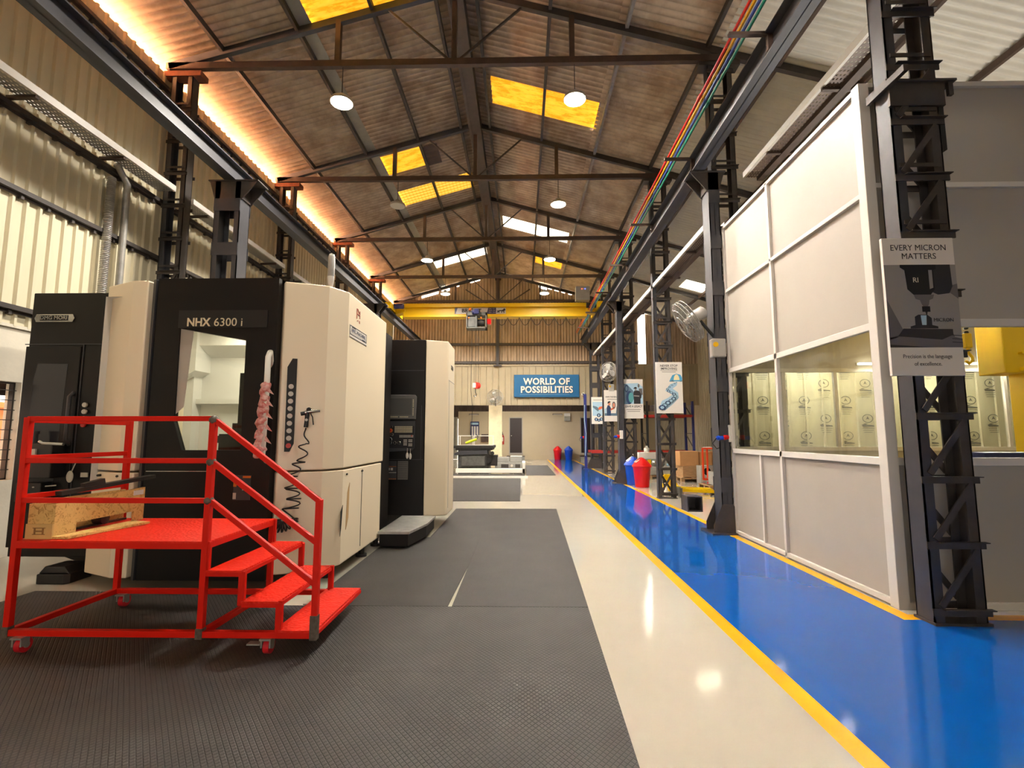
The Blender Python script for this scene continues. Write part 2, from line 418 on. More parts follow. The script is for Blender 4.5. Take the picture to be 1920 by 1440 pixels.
def perforated(name, rgb, metal):
    """tray sheet punched with rows of short slots that one can see through"""
    m = mat(name, rgb, .45, metal); nt = m.node_tree; P = nt.nodes['Principled BSDF']
    g = nt.nodes.new('ShaderNodeNewGeometry'); sp = nt.nodes.new('ShaderNodeSeparateXYZ'); nt.links.new(g.outputs['Position'], sp.inputs[0])
    def M(op, a, b):
        n = nt.nodes.new('ShaderNodeMath'); n.operation = op
        for i, x in enumerate((a, b)):
            if isinstance(x, (int, float)): n.inputs[i].default_value = x
            else: nt.links.new(x, n.inputs[i])
        return n.outputs[0]
    hx = M('LESS_THAN', M('FRACT', M('DIVIDE', sp.outputs[0], .045), 0), .45); hy = M('LESS_THAN', M('FRACT', M('DIVIDE', sp.outputs[1], .07), 0), .5)
    mx = nt.nodes.new('ShaderNodeMixShader'); t = nt.nodes.new('ShaderNodeBsdfTransparent')
    nt.links.new(M('MULTIPLY', hx, hy), mx.inputs[0]); nt.links.new(P.outputs[0], mx.inputs[1]); nt.links.new(t.outputs[0], mx.inputs[2]); nt.links.new(mx.outputs[0], nt.nodes['Material Output'].inputs[0])
perforated('galv_perforated', (186, 184, 178), .5)
perforated('brown_perforated', (104, 84, 74), .1)
mat('plate_black', (30, 27, 28), .4)
# ------------------------------------------------------------ the building shell
XR, ZR, SL = -1.2, 9.75, .283            # ridge line and roof slope
def zroof(x): return ZR - SL * abs(x - XR)
XL, XRW, YB, YG, YF = -6.45, 8.6, -3.0, 24.0, 31.5
COLY = [4.15 + 3.95 * k for k in range(5)]     # column and truss lines

fl = MB()
def fq(x0, x1, y0, y1, mi): fl.add([(x0, y0, 0), (x1, y0, 0), (x1, y1, 0), (x0, y1, 0)], [(0, 1, 2, 3)], mi)
fq(XL - .2, 1.55, YB, YF, 0); fq(1.55, 1.67, YB, YF, 2); fq(1.67, 3.13, YB, YF, 1)
fq(3.13, 3.25, 4.27, YF, 2); fq(3.25, XRW + .2, 4.39, YF, 0)
fq(3.25, XRW + .2, 4.27, 4.39, 2); fq(3.13, XRW + .2, YB, 4.27, 1)
struct(fl.build('floor', ['cream_epoxy', 'blue_epoxy', 'yellow_line']), 'glossy cream epoxy floor with blue walkway between yellow lines')
MB().box(XL - .2, XRW + .2, YB, YF + .2, -.2, -.01).build('floor_slab', 'masonry')['kind'] = 'structure'

def corr_sheet(mb, o, du, dv, width, length, pitch, amp, n=None, mi=0, prof='sin', rib=.3):
    """corrugated sheet: ribs repeat along unit vector du, run along dv"""
    o = Vector(o); du = Vector(du); dv = Vector(dv); nn = du.cross(dv).normalized()
    k = max(1, round(width / pitch)); p = width / k; us = []
    for i in range(k):
        if prof == 'sin': us += [(i * p + p * j / 8, amp * math.sin(2 * PI * j / 8)) for j in range(8)]
        else:
            a = p * (1 - rib) / 2
            us += [(i * p, 0), (i * p + a, 0), (i * p + a + p * rib * .25, amp), (i * p + a + p * rib * .75, amp), (i * p + a + p * rib, 0)]
    us.append((width, 0))
    a = [o + du * u + nn * h for u, h in us]; b = [x + dv * length for x in a]; m = len(us)
    mb.add(a + b, [(i, i + 1, m + i + 1, m + i) for i in range(m - 1)], mi, prof == 'sin')

# roof: strips of sheeting 1.0 m wide; skylight sheets replace some of the upper sheets
cosr = 1 / math.sqrt(1 + SL * SL)
RIGHT_SKY = {10.3: 'amber', 17.4: 'white', 20.4: 'small'}
LEFT_SKY = {7.3: 'amber', 12.5: 'amber_small', 14.4: 'grid', 20.4: 'white'}
def slope(side, xa, xb, y, w, mb, dz=0.0, mi=0):
    """sheet between distances xa, xb from the ridge on one side (+1 right, -1 left)"""
    sx = 1 if side > 0 else -1
    o = Vector((XR + sx * xa, y, zroof(XR + sx * xa) + dz)); dv = Vector((sx * cosr, 0, -SL * cosr)); L = (xb - xa) / cosr
    if side > 0: corr_sheet(mb, o, (0, 1, 0), dv, w, L, .146, -.024, mi=mi)
    else: corr_sheet(mb, o, (0, 1, 0), dv, w, L, .146, .024, mi=mi)
edgesR = sorted(set([YB, YG + .4] + [v for k in RIGHT_SKY for v in (k, k + .92)]))
edgesL = sorted(set([YB, YG + .4] + [v for k in LEFT_SKY for v in (k, k + .92)]))
mbr = MB(); mbl = MB()
for a, b in zip(edgesR, edgesR[1:]):
    if a in RIGHT_SKY:
        if RIGHT_SKY[a] == 'small': slope(1, .02, 1.8, a, b - a, mbr)
        else: slope(1, .02, .5, a, b - a, mbr)
    else: slope(1, .02, 3.15, a, b - a, mbr)
slope(1, 2.94, 4.9, YB, YG + .4 - YB, mbr, -.03)
for a, b in zip(edgesL, edgesL[1:]):
    if a in LEFT_SKY:
        if LEFT_SKY[a] != 'amber_small': slope(-1, .02, .36, a, b - a, mbl)
        else: slope(-1, .02, 1.5, a, b - a, mbl)
    else: slope(-1, .02, 2.85, a, b - a, mbl)
slope(-1, 2.62, 5.62, YB, YG + .4 - YB, mbl, -.03)
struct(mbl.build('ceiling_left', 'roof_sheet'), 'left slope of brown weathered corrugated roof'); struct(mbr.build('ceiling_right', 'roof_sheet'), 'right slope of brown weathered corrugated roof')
mba = MB(); RA = 18.65
for a, b in ((YB, RA), (RA, RA + .95), (RA + .95, YG + .4)):
    if a == RA: slope(1, 4.7, 7.6, a, b - a, mba, -.06); slope(1, 8.6, 10.2, a, b - a, mba, -.06)
    else: slope(1, 4.7, 10.2, a, b - a, mba, -.06)
struct(mba.build('ceiling_aisle', 'roof_metal'), 'pale sheet roof over the right aisle')
def sky(side, xa, xb, y, m, label, w=.92, dz=0.0):
    mb = MB(); slope(side, xa, xb, y, w, mb, dz); o = mb.build('skylight', m); tag(o, label, 'skylight', 'translucent roof sheets')
sky(1, .5, 3.0, 10.3, 'skylight_amber', 'large amber skylight in right roof slope behind a lit lamp')
sky(1, .5, 3.0, 17.4, 'skylight_white', 'bright white skylight in the far part of right roof slope')
sky(1, 1.8, 3.0, 20.4, 'skylight_amber', 'small amber skylight near the far end of right slope')
sky(-1, .36, 2.7, 7.3, 'skylight_amber', 'orange skylight in left roof slope at the top of view')
sky(-1, 1.5, 2.7, 12.5, 'skylight_amber', 'short amber skylight in left slope, beside a dark patch')
sky(-1, .36, 2.7, 14.4, 'skylight_grid', 'yellow skylight with dark grid lines in left roof slope')
sky(-1, .36, 2.7, 20.4, 'skylight_white', 'bright white skylight in left slope beside a glowing lamp')
sky(1, 7.6, 8.6, RA, 'skylight_white', 'white square skylight over the right aisle', .95, -.05)
pb = MB(); slope(-1, 1.1, 1.52, 12.5, .92, pb, -.05); tag(pb.build('roof_patch', 'steel_brown'), 'dark brown patch on left roof beside the short skylight', 'roof patch')
# ridge cap
rc = MB(); rc.prism([(-.25, -.04), (0, .05), (.25, -.04), (.25, -.02), (0, .08), (-.25, -.02)], (XR, YB, ZR), (1, 0, 0), (0, 0, 1), (0, YG + .4 - YB, 0))
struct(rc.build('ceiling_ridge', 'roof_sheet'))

# left wall: ribbed cream sheets above a masonry wall with one window
lw = MB(); corr_sheet(lw, (XL, YB, 2.88), (0, 1, 0), (0, 0, 1), YG - YB, 8.03 - 2.88, .178, .034, prof='trap', rib=.36)
struct(lw.build('wall_left', 'wall_sheet'), 'tall ribbed cream sheet wall on the left')
wy0, wy1, wz0, wz1 = 4.3, 6.16, .95, 2.18
ml = MB(); ml.holed([(YB, 0), (YG, 0), (YG, 2.88), (YB, 2.88)], [(wy0, wz0), (wy0, wz1), (wy1, wz1), (wy1, wz0)], (XL, 0, 0), (0, 1, 0), (0, 0, 1), (-.2, 0, 0))
ml.box(XL - .22, XL + .03, YB, YG, 2.86, 2.9)
struct(ml.build('wall_left_base', 'masonry', fix=True), 'white masonry base wall on the left')
wf = MB()
for z in (wz0, wz1): wf.box(XL - .14, XL - .08, wy0, wy1, z - .02, z + .02)
for y in (wy0, wy1): wf.box(XL - .14, XL - .08, y - .02, y + .02, wz0, wz1)
w1 = struct(wf.build('window_1', 'steel_dark'), 'barred daylight window in the left masonry wall')
g1 = MB()
for k in range(1, 10): g1.cyl((XL - .06, wy0, wz0 + k * .125), (XL - .06, wy1, wz0 + k * .125), .006, n=6)
g1.build('grille_bars', 'steel_dark', w1)
MB().box(XL - .3, XL - .25, wy0 - .8, wy1 + 1.2, wz1 - .16, wz1 + .02).build('window_1_lintel', 'door_brown')['kind'] = 'structure'
# outdoor world beyond the left wall, with an added roof as reflector
MB().box(-30, XL - .9, YB - 8, YG + 8, -.3, -.1).build('ground_outside', 'asphalt')['kind'] = 'structure'
tr = MB(); tr.prism([(-6.8, 7.0), (-24, 5.2), (-24, 5.1), (-6.8, 6.9)], (0, -14, 0), (1, 0, 0), (0, 0, 1), (0, 42, 0)); o = tr.build('added_bounce_roof', 'terracotta'); o['kind'] = 'structure'  # unseen sloped reflector added to bounce warm sun under the eave
bk = MB(); bk.box(-9.6, -9.4, 3, 12, -.1, 2.0, 0); bk.box(-9.6, -9.3, 3, 12, 2.0, 2.1, 0); o = bk.build('wall_outside', 'terracotta'); o['kind'] = 'structure'

# far gable wall with slot of daylight on the aisle side
gw = MB()
def gable(x0, x1, z0):
    k = max(2, round((x1 - x0) / .146)); vs = []; n = k * 6 + 1
    for i in range(n):
        x = x0 + (x1 - x0) * i / (n - 1); y = YG + .018 * math.sin(2 * PI * i / 6)
        gap = .3 if (-5.04 < x < -4.18 or -4.05 < x < -3.63 or .84 < x < 1.25) else .22 if (-3.37 < x < -3.13 or -2.6 < x < -2.1 or (1.25 < x < 2.6 and math.sin(x * 19) > -.3)) else .05
        vs += [(x, y, z0), (x, y, zroof(x) - gap)]
    gw.add(vs, [(2 * i, 2 * i + 2, 2 * i + 3, 2 * i + 1) for i in range(n - 1)], 0, True)
gable(XL, 5.72, 4.93); gable(6.1, XRW, 4.93)
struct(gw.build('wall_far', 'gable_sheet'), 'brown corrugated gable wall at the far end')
fc = MB(); corr_sheet(fc, (XL, YG - .06, 2.98), (1, 0, 0), (0, 0, 1), 10.3, 1.97, .3, .035, prof='trap', rib=.14)
corr_sheet(fc, (4.0, YG - .06, 2.98), (1, 0, 0), (0, 0, 1), XRW - 4.0, 1.97, .3, .02, prof='trap', rib=.14)
fc.box(XL, XRW, YG - .02, YG, 2.98, 4.93); fc.box(XL, XRW, YG - .1, YG + .02, 4.9, 4.99)
struct(fc.build('wall_far_cladding', 'clad_cream'), 'cream ribbed cladding band across the far end')
# low annex beyond: partition with two doors, dark strip above
pw = MB(); pw.box(-4.1, XRW, YF, YF + .12, 0, 3.05); struct(pw.build('wall_annex', 'plaster'), 'cream partition wall at the back of the annex')
ds = MB(); corr_sheet(ds, (XL, YF + .3, 2.6), (1, 0, 0), (0, 0, 1), XRW - XL, 1.6, .25, .03, prof='trap'); struct(ds.build('wall_annex_upper', 'steel_brown'), 'dark sheet above the annex partition')
al = MB(); corr_sheet(al, (XL, YF + .25, 0), (1, 0, 0), (0, 0, 1), 2.3, 2.7, .2, .03, prof='trap'); struct(al.build('wall_annex_left', 'pale_grey'), 'grey ribbed sheet at left of the annex')
MB().box(XL - .2, XRW, YG + .1, YF + .4, 3.9, 4.0).build('ceiling_annex', 'roof_metal')['kind'] = 'structure'
MB().box(XL - .2, XL, YG, YF + .4, 0, 4).build('wall_annex_side', 'wall_sheet')['kind'] = 'structure'
# right side wall (clad, film still on lower sheets) and rear wall behind the photographer
rw = MB(); corr_sheet(rw, (XRW, YB, 0), (0, 1, 0), (0, 0, 1), YF - YB, 7.05, .25, -.03, prof='trap', rib=.2); struct(rw.build('wall_right', 'film_panel'), 'cream film covered sheet wall on the right side')
bw = MB(); bw.holed([(XL, 0), (XRW, 0), (XRW, 6.9), (XR, 9.7), (XL, 8.2)], [(-2.6, .02), (1.0, .02), (1.0, 3.0), (-2.6, 3.0)], (0, YB, 0), (1, 0, 0), (0, 0, 1), (0, -.1, 0)); MB().box(-14, 14, YB - 16, YB - .1, -.3, -.1).build('ground_rear', 'asphalt')['kind'] = 'structure'  # opening added in the unseen rear wall to let in fill light
MB().box(-9, 9, YB - 9, YB - .1, 5.0, 5.1).build('added_sun_canopy', 'roof_metal')['kind'] = 'structure'  # unseen canopy added to keep the sun off the rear ground
struct(bw.build('wall_rear', 'wall_sheet', fix=True))
# doors of the annex
def annex_door(n, x0, x1):
    d = MB(); d.box(x0, x1, YF - .06, YF - .01, .42, 2.62); o = struct(d.build('door_%d' % n, 'door_brown'), 'dark brown flush door in the annex wall' if n == 1 else 'dark brown door in the annex wall behind the blue post')
    f = MB(); f.box(x0 - .06, x0, YF - .08, YF - .01, .36, 2.68); f.box(x1, x1 + .06, YF - .08, YF - .01, .36, 2.68); f.box(x0, x1, YF - .08, YF - .01, 2.62, 2.68); f.box(x0 - .06, x1 + .06, YF - .1, YF - .01, .3, .42)
    f.build('door_frame', 'partition_panel', o)
    h = MB(); h.cyl((x0 + .1, YF - .06, 1.5), (x0 + .1, YF - .12, 1.5), .025, n=8); h.build('handle', 'chrome', o)
annex_door(1, -.78, -.02); annex_door(2, 3.75, 4.6)
for n, x0 in ((1, -.95), (2, 3.65)):
    s = MB(); s.box(x0, x0 + 1.1, YF - .55, YF - .1, 0, .2); s.box(x0 - .02, x0 + 1.12, YF - .6, YF - .1, .2, .24, 1)
    tag(s.build('door_step', ['pale_grey', 'steel_brown']), 'low step in front of the ' + ('left' if n == 1 else 'right') + ' brown annex door', 'step', 'steps at the annex doors')
# ------------------------------------------------------------ steelwork
XC0, XC1 = 3.28, 3.70        # right lattice columns
XA0, XA1 = -6.30, -5.92      # left lattice columns
def bar(p, q, w, h, up=(0, 0, 1)): return MB().bar(p, q, w, h, up)
# roof trusses
TL, TR, ZC = -6.1, 3.5, 8.13
def zr(x): return zroof(x) - .17
TROrd = ['nearest roof truss, whose bottom chord crosses highest in view', 'second roof truss from the front, over the posted lattice column', 'third roof truss from the front', 'fourth roof truss from the front', 'farthest open roof truss before the gable wall']
def truss(y, label):
    t = thing('roof_truss', label, 'truss', (XR, y, ZC - .06), 'grey steel roof trusses')
    bar((TL - .3, y, ZC), (TR + .1, y, ZC), .09, .12).build('bottom_chord', 'steel_brown', t)
    bar((TL - .25, y, zr(TL - .25)), (XR, y, zr(XR)), .09, .13).build('rafter', 'steel_grey', t)
    bar((XR, y, zr(XR)), (8.4, y, zr(8.4)), .09, .13).build('rafter', 'steel_dark', t)
    bar((XR, y, ZC), (XR, y, zr(XR)), .09, .1, (0, 1, 0)).build('king_post', 'steel_brown', t)
    for sx in (-1, 1):
        x = XR + sx * 2.1
        bar((x, y, ZC), (x, y, zr(x)), .09, .1, (0, 1, 0)).build('post', 'steel_brown', t)
        x2 = XR + sx * 1.25
        bar((XR + sx * .08, y, ZC + .05), (x2, y, zr(x2)), .035, .035).build('tie_rod', 'steel_dark', t)
    return t
for y, l in zip(COLY[1:] + [23.75], TROrd): truss(y, l)
# purlins, each one its own thing
def purlin(x, dz, m, label, w=.06, h=.11):
    o = bar((x, YB, zroof(x) - .1 + dz), (x, YG, zroof(x) - .1 + dz), w, h).build('purlin', m); tag(o, label, 'purlin', 'roof purlins')
PN = ['next to the ridge', 'second from the ridge', 'third from the ridge', 'fourth from the ridge', 'nearest the eave']
for i, d in enumerate((.38, 1.5, 2.85, 4.2)): purlin(XR - d, -.02, 'steel_dark', 'dark purlin under the left roof slope, ' + PN[i])
for i, d in enumerate((.38, 1.72, 3.08, 4.5)): purlin(XR + d, -.02, 'galv' if i == 2 else 'steel_dark', 'pale galvanised purlin under the right roof slope' if i == 2 else 'dark purlin under the right roof slope, ' + PN[i])
for i, d in enumerate((5.7, 7.1, 8.5)): purlin(XR + d, -.06, 'steel_brown', 'rust brown purlin under the aisle roof, ' + ['nearest the columns', 'in the middle', 'nearest the side wall'][i])
rb = MB(); rb.box(XR - .14, XR - .08, YB, YG, 9.28, 9.62); rb.box(XR + .1, XR + .16, YB, YG, 9.28, 9.62); rb.box(XR - .14, XR + .16, YB, YG, 9.3, 9.34)
tag(rb.build('ridge_beam', 'steel_dark'), 'dark double ridge beam running the length of the roof', 'beam')
ls = MB(); ls.prism([(0, 0), (.22, .06), (.22, .07), (0, .012)], (-4.03, YB, zroof(-4.03) - .06), (1, 0, 0), (0, 0, 1), (0, YG - YB, 0)); tag(ls.build('lap_strip', 'pale_grey'), 'pale flashing strip along the left roof sheet lap', 'flashing')
# lattice columns
def lattice(x0, x1, y0, ztop, label, group, rust=False, z0=0.0, xz=7.9):
    t = thing('lattice_column', label, 'column', ((x0 + x1) / 2, y0 + .13, z0), group)
    d = .18
    for s, xa in ((1, x0), (-1, x1)):
        m = MB(); m.box(xa, xa + s * .012, y0, y0 + d, z0, ztop) if s > 0 else m.box(xa - .012, xa, y0, y0 + d, z0, ztop)
        for ya, yb in ((y0, y0 + .012), (y0 + d - .012, y0 + d)): m.box(min(xa, xa + s * .085), max(xa, xa + s * .085), ya, yb, z0, ztop)
        m.build('chord', 'steel_grey' if s > 0 else 'steel_dark', t)
    z = z0 + .1; k = 0
    while z < ztop - .1:
        for f, yy in (('front', y0 - .008), ('back', y0 + d + .008)):
            b = MB(); b.box(x0 - .015 if f == 'front' else x0 + .02, x1 + .03, yy - .006, yy + .006, z - .028, z + .028)
            if f == 'front': b.box(x0 + .06, x1 + .03, yy - .045, yy, z + .022, z + .03)
            if z > 2.8 and f == 'front':
                b.box(x0 + .03, x1 - .03, yy - .006, yy + .006, z + .1, z + .135)
            b.build('batten', 'steel_dark', t)
        zz = .48 if y0 < 5 else .56
        if z + zz < min(ztop, xz):
            bar((x0 + .05, y0 - .02, z + .05), (x1 - .05, y0 - .02, z + zz), .012, .05, (1, 0, 0) if False else (0, 0, 1)).build('brace', 'steel_dark', t)
            bar((x1 - .05, y0 + d + .02, z + .05), (x0 + .05, y0 + d + .02, z + zz), .012, .05).build('brace', 'steel_dark', t)
        z += .52 if y0 < 5 else .6; k += 1
    c = MB(); c.box(x0 - .15, x1 + .15, y0 - .02, y0 + d + .02, ztop, ztop + .1); c.build('cap_channel', 'steel_rust' if rust else 'steel_dark', t)
    b = MB(); b.box(x0 - .01, x1 + .02, y0 - .02, y0 + d + .02, z0, z0 + .02); b.build('base_plate', 'steel_dark', t)
    return t
RC = ['nearest right lattice column, carrying the large micron poster', 'right lattice column at the far corner of the white cabin', 'right lattice column carrying the gear path poster, beside a pallet truck', 'right lattice column behind the red and blue bins', 'right lattice column carrying the poster of a worker with a wheel']
for y, l in zip(COLY, RC): lattice(XC0, XC1, y, zroof(XC1) - .36 if y > 5 else 7.9, l, 'steel lattice columns', z0=0, xz=5.0)
b = MB(); yy = COLY[0]; b.box(XC0 - .06, XC1 + .14, yy - .05, yy + .2, 4.62, 4.64); b.box(XC0 - .02, XC1 + .04, yy - .03, yy + .0, 4.4, 4.62); b.box(XC1 + .08, XC1 + .12, yy - .03, yy + .0, 4.5, 4.62); b.box(XC0 - .06, XC0 - .02, yy - .25, yy + .2, 4.56, 4.62)
b.build('tray_bracket', 'steel_dark', bpy.data.objects['lattice_column'])
LC = ['left lattice column above the black milling machine, with rust red cap', 'second visible left lattice column with rust red cap', 'third visible left lattice column with rust red cap', 'farthest left lattice column with rust red cap']
for y, l in zip(COLY[1:], LC): lattice(XA0, XA1, y, 7.95, l, 'steel lattice columns', True, 0.0, 4.6)
# crane gantry columns (battened channels) and crane rails
def gantry(x0, x1, y0, ztop, s, label):
    t = thing('crane_column', label, 'column', ((x0 + x1) / 2, y0 + .15, 0), 'grey crane rail columns'); d = .3
    for sg, xa in ((1, x0), (-1, x1)):
        m = MB(); m.box(min(xa, xa + sg * .014), max(xa, xa + sg * .014), y0, y0 + d, .02, ztop)
        for ya, yb in ((y0, y0 + .014), (y0 + d - .014, y0 + d)): m.box(min(xa, xa + sg * .09), max(xa, xa + sg * .09), ya, yb, .02, ztop)
        m.build('channel', 'steel_grey', t)
    z = .75
    while z < ztop - .3:
        b = MB(); b.box(x0 - .005, x1 + .005, y0 - .012, y0, z - .12, z + .1); b.box(x0 - .005, x1 + .005, y0 + d, y0 + d + .012, z - .12, z + .1); b.build('batten', 'steel_grey', t); z += .78
    g = MB(); g.box(x0 - .2, x1 + .2, y0 - .1, y0 + d + .1, 0, .025); xm = (x0 + x1) / 2; w = (x1 - x0) / 2
    for yy in (y0 - .014, y0 + d): g.prism([(-w - .14, 0), (w + .14, 0), (w + .14, .12), (w, .42), (-w, .42), (-w - .14, .12)], (xm, yy, .025), (1, 0, 0), (0, 0, 1), (0, .014, 0))
    g.build('base', 'steel_dark', t)
    h = MB(); h.box(x0 - .12 if s > 0 else x0 - .3, x1 + .3 if s > 0 else x1 + .12, y0 - .02, y0 + d + .02, ztop, ztop + .02)
    for yy in (y0, y0 + d - .02): h.prism([(x0, -.34), (x1, -.34), (x1 + (.28 if s > 0 else .1), 0), (x0 - (.1 if s > 0 else .28), 0)], (0, yy, ztop), (1, 0, 0), (0, 0, 1), (0, .02, 0))
    h.box(x0 - .02, x1 + .02, y0 + .02, y0 + d - .02, ztop - .3, ztop)
    h.build('rail_bracket', 'steel_dark', t)
for y, l in ((8.05, 'grey crane column standing at the far corner of the white cabin'), (15.95, 'grey crane column right behind the red and blue bins'), (23.2, 'grey crane column at the end of the walkway, with the hands poster')):
    gantry(*((3.08, 3.25) if y < 20 else (3.2, 3.66)), y - .27, 5.84, -1, l)
for y, l in ((8.05, 'new grey crane column rising behind the black machine on the left'), (15.95, 'grey crane column against the left wall behind the cream machine'), (23.2, 'grey crane column in the far left corner')):
    gantry(-5.24, -4.8, y - .15, 5.84, 1, l)
def rail(x, label):
    m = MB(); z0, z1 = 5.87, 6.17
    m.box(x - .1, x + .1, YB, YG - .3, z0, z0 + .018); m.box(x - .1, x + .1, YB, YG - .3, z1 - .018, z1); m.box(x - .006, x + .006, YB, YG - .3, z0, z1)
    t = thing('crane_rail', label, 'rail', (x, 10, z0), 'crane runway beams')
    m.build('beam', 'steel_grey', t)
    MB().box(x - .025, x + .025, YB, YG - .3, z1, z1 + .045).build('rail_bar', 'steel_dark', t)
rail(-5.0, 'long grey crane runway beam along the left wall'); rail(2.93, 'long grey crane runway beam over the right columns')
# timber packing strip on the right runway
MBp = MB().box(2.80, 2.84, 8.0, 10.0, 6.17, 6.21)
# overhead conductor bars
for i, (m, dx, dz, l) in enumerate((('cable_red', -.055, .048, 'red'), ('cable_yellow', -.02, .016, 'yellow'), ('cable_blue', .015, -.018, 'blue'), ('cable_green', .05, -.052, 'green'))):
    t = MB(); t.tube([(2.62 + dx, YB, 6.3 + dz), (2.62 + dx, YG - 1.2, 6.3 + dz)], .019, 8)
    for y in (3.6, 6.6, 9.6, 12.6, 15.6, 18.6, 21.6): t.box(2.62 + dx - .022, 2.62 + dx + .022, y, y + .12, 6.3 + dz - .022, 6.3 + dz + .022)
    tag(t.build('conductor_bar', m), l + ' overhead conductor bar running beside the right crane beam', 'conductor bar', 'coloured conductor bars')
for k in range(7):
    y = 5.3 + k * 2.6
    b = MB(); b.box(2.42, 2.90, y, y + .05, 6.14, 6.18); b.box(2.86, 2.92, y, y + .05, 5.95, 6.18)
    tag(b.build('bar_bracket', 'steel_brown'), 'brown bracket holding the coloured conductor bars, %s from the front' % ORD[k], 'bracket', 'conductor bar brackets')
# girts along the left wall
for z, l in ((7.72, 'just under the eave'), (5.62, 'below the cable tray'), (4.6, 'half way up'), (3.1, 'just above the masonry')):
    g = MB(); g.box(XL + .04, XL + .1, YB, YG - .1, z - .03, z + .03); g.box(XL + .04, XL + .045, YB, YG - .1, z - .07, z + .03)
    for k in range(60): g.box(XL + .02, XL + .07, YB + .3 + k * .356, YB + .34 + k * .356, z - .09, z - .03)
    tag(g.build('wall_girt', 'steel_dark'), 'dark horizontal girt on the left wall, ' + l, 'girt', 'girts on the left wall')
for z, l in ((6.0, 'below the yellow crane'), (5.09, 'just over the cream band')):
    g = MB(); g.box(XL, 5.7, YG - .12, YG - .03, z - .06, z + .06); tag(g.build('gable_girt', 'steel_dark'), 'dark girt across the far gable wall, ' + l, 'girt', 'girts on the gable wall')
g = MB(); g.box(XL, 5.7, YG - .12, YG - .03, 7.55, 7.75); tag(g.build('gable_beam', 'steel_dark'), 'dark beam across the gable wall above the crane', 'beam')
g = MB(); g.box(XR - .07, XR + .07, YG - .2, YG - .12, 4.95, 9.4); g.box(XR - .2, XR + .2, YG - .22, YG - .1, 4.9, 4.95)
tag(g.build('gable_post', 'steel_grey'), 'grey post in the middle of the far gable wall', 'post')
for sx in (-1, 1):
    tag(bar((XR + sx * .1, YG - .2, 7.75), (XR + sx * 1.6, YG - .2, 8.75), .05, .05).build('gable_brace', 'steel_dark'), 'diagonal brace at the %s of the gable post' % ('left' if sx < 0 else 'right'), 'brace', 'gable braces')
# cable trays
def tray(x0, x1, z, y0, y1, label, joints):
    t = thing('cable_tray', label, 'cable tray', ((x0 + x1) / 2, (y0 + y1) / 2, z), 'perforated cable trays')
    m = MB(); lip = x1 if x0 < 0 else x0
    m.box(x0, x1, y0, y1, z, z + .006, 3); m.box(lip - .02, lip + .02, y0, y1, z - .01, z + .09)
    m.box((x0 if x0 < 0 else x1) - .004, (x0 if x0 < 0 else x1) + .004, y0, y1, z, z + .08, 1)
    if x0 > 0: m.box(x1 - .09, x1 + .02, y0, y1, z - .06, z, 2)
    m.build('channel', ['aluminium_white', 'galv', 'steel_brown', 'galv_perforated' if x0 < 0 else 'brown_perforated'], t)
    for y in joints:
        b = MB(); wall = XL + .05 if x0 < 0 else x1 + .1
        b.box(min(wall, lip), max(wall, lip), y, y + .05, z - .05, z - .012); b.build('bracket', 'steel_brown', t)
tray(-6.3, -6.02, 5.72, YB, 8.0, 'nearest galvanised cable tray on the left wall', [3.9, 5.55, 6.9])
tray(-6.3, -6.02, 5.72, 8.46, 11.95, 'second galvanised cable tray on the left wall, past the first column', [8.9, 10.2, 11.5])
tray(-6.3, -6.02, 5.72, 12.4, 15.9, 'far galvanised cable tray on the left wall behind the cream machine', [12.9, 14.4, 15.6])
tray(3.78, 4.08, 5.86, YB, 8.0, 'near cable tray running just behind the right columns above the cabin', [4.3, 5.8, 7.2])
tray(3.3, 3.6, 5.2, 8.45, 22.5, 'far cable tray running along the right columns beyond the cabin', [9.6, 11.2, 12.9, 14.6, 16.4, 18.4, 20.4])
# conduit drops on the left wall above the machine
c = MB(); c.tube([(XL + .14, 7.35, 2.9), (XL + .14, 7.35, 5.5), (XL + .16, 7.1, 5.7)], .05, 10); tag(c.build('conduit_pipe', 'galv'), 'silver pipe dropping from the left cable tray behind the machine', 'pipe')
c = MB()
for k in range(90): c.lathe([(.045, 0), (.06, .01), (.06, .018), (.045, .028)], (XL + .12, 7.08, 2.95 + k * .028), 10)
tag(c.build('corrugated_hose', 'galv'), 'silver corrugated hose dropping beside the pipe on the left wall', 'hose')
# high bay lamps
def lamp(x, y, z, label, on=True, q=1.0):
    t = thing('high_bay_lamp', label, 'lamp', (x, y, z), 'round high bay lamps')
    MB().cyl((x, y, z + .15), (x, y, ZC - .05), .008, n=6).build('suspension_rod', 'steel_dark', t)
    MB().lathe([(.0, .16), (.06, .15), (.07, .07), (.185, .05), (.2, .0), (.19, -.01)], (x, y, z), 28).build('housing', 'lamp_housing', t)
    MB().cyl((x, y, z - .012), (x, y, z + .0), .185, n=28).build('diffuser', 'lamp_face' if on else 'white_enamel', t)
    if on:
        l = bpy.data.lights.new('lamp_light', 'SPOT'); l.shadow_soft_size = .17; l.energy = LAMP_W * q; l.color = LAMP_COLOR; l.spot_size = math.radians(150); l.spot_blend = .5
        o = bpy.data.objects.new('lamp_light', l); COL.objects.link(o); o.location = (0, 0, -.2); o.parent = t
    return t
XLa, XLb, ZL = -3.2, .94, 7.4
for k, (y, n) in enumerate(((8.1, 'nearest in view'), (12.05, 'second in view'), (16.0, 'third in view'), (19.95, 'farthest in view'), (4.15, 'above the photographer, out of view'))):
    lamp(XLb, y, ZL, 'lit high bay lamp of the right row, ' + n, True, .34 if k == 4 else 1.0)
    lamp(XLa, y, ZL, ('unlit white high bay lamp under the left roof slope' if k == 1 else 'lit high bay lamp of the left row, ' + n), k != 1, .3 if k == 4 else 1.0)  # weak unseen left front lamp is added to lift the left wall
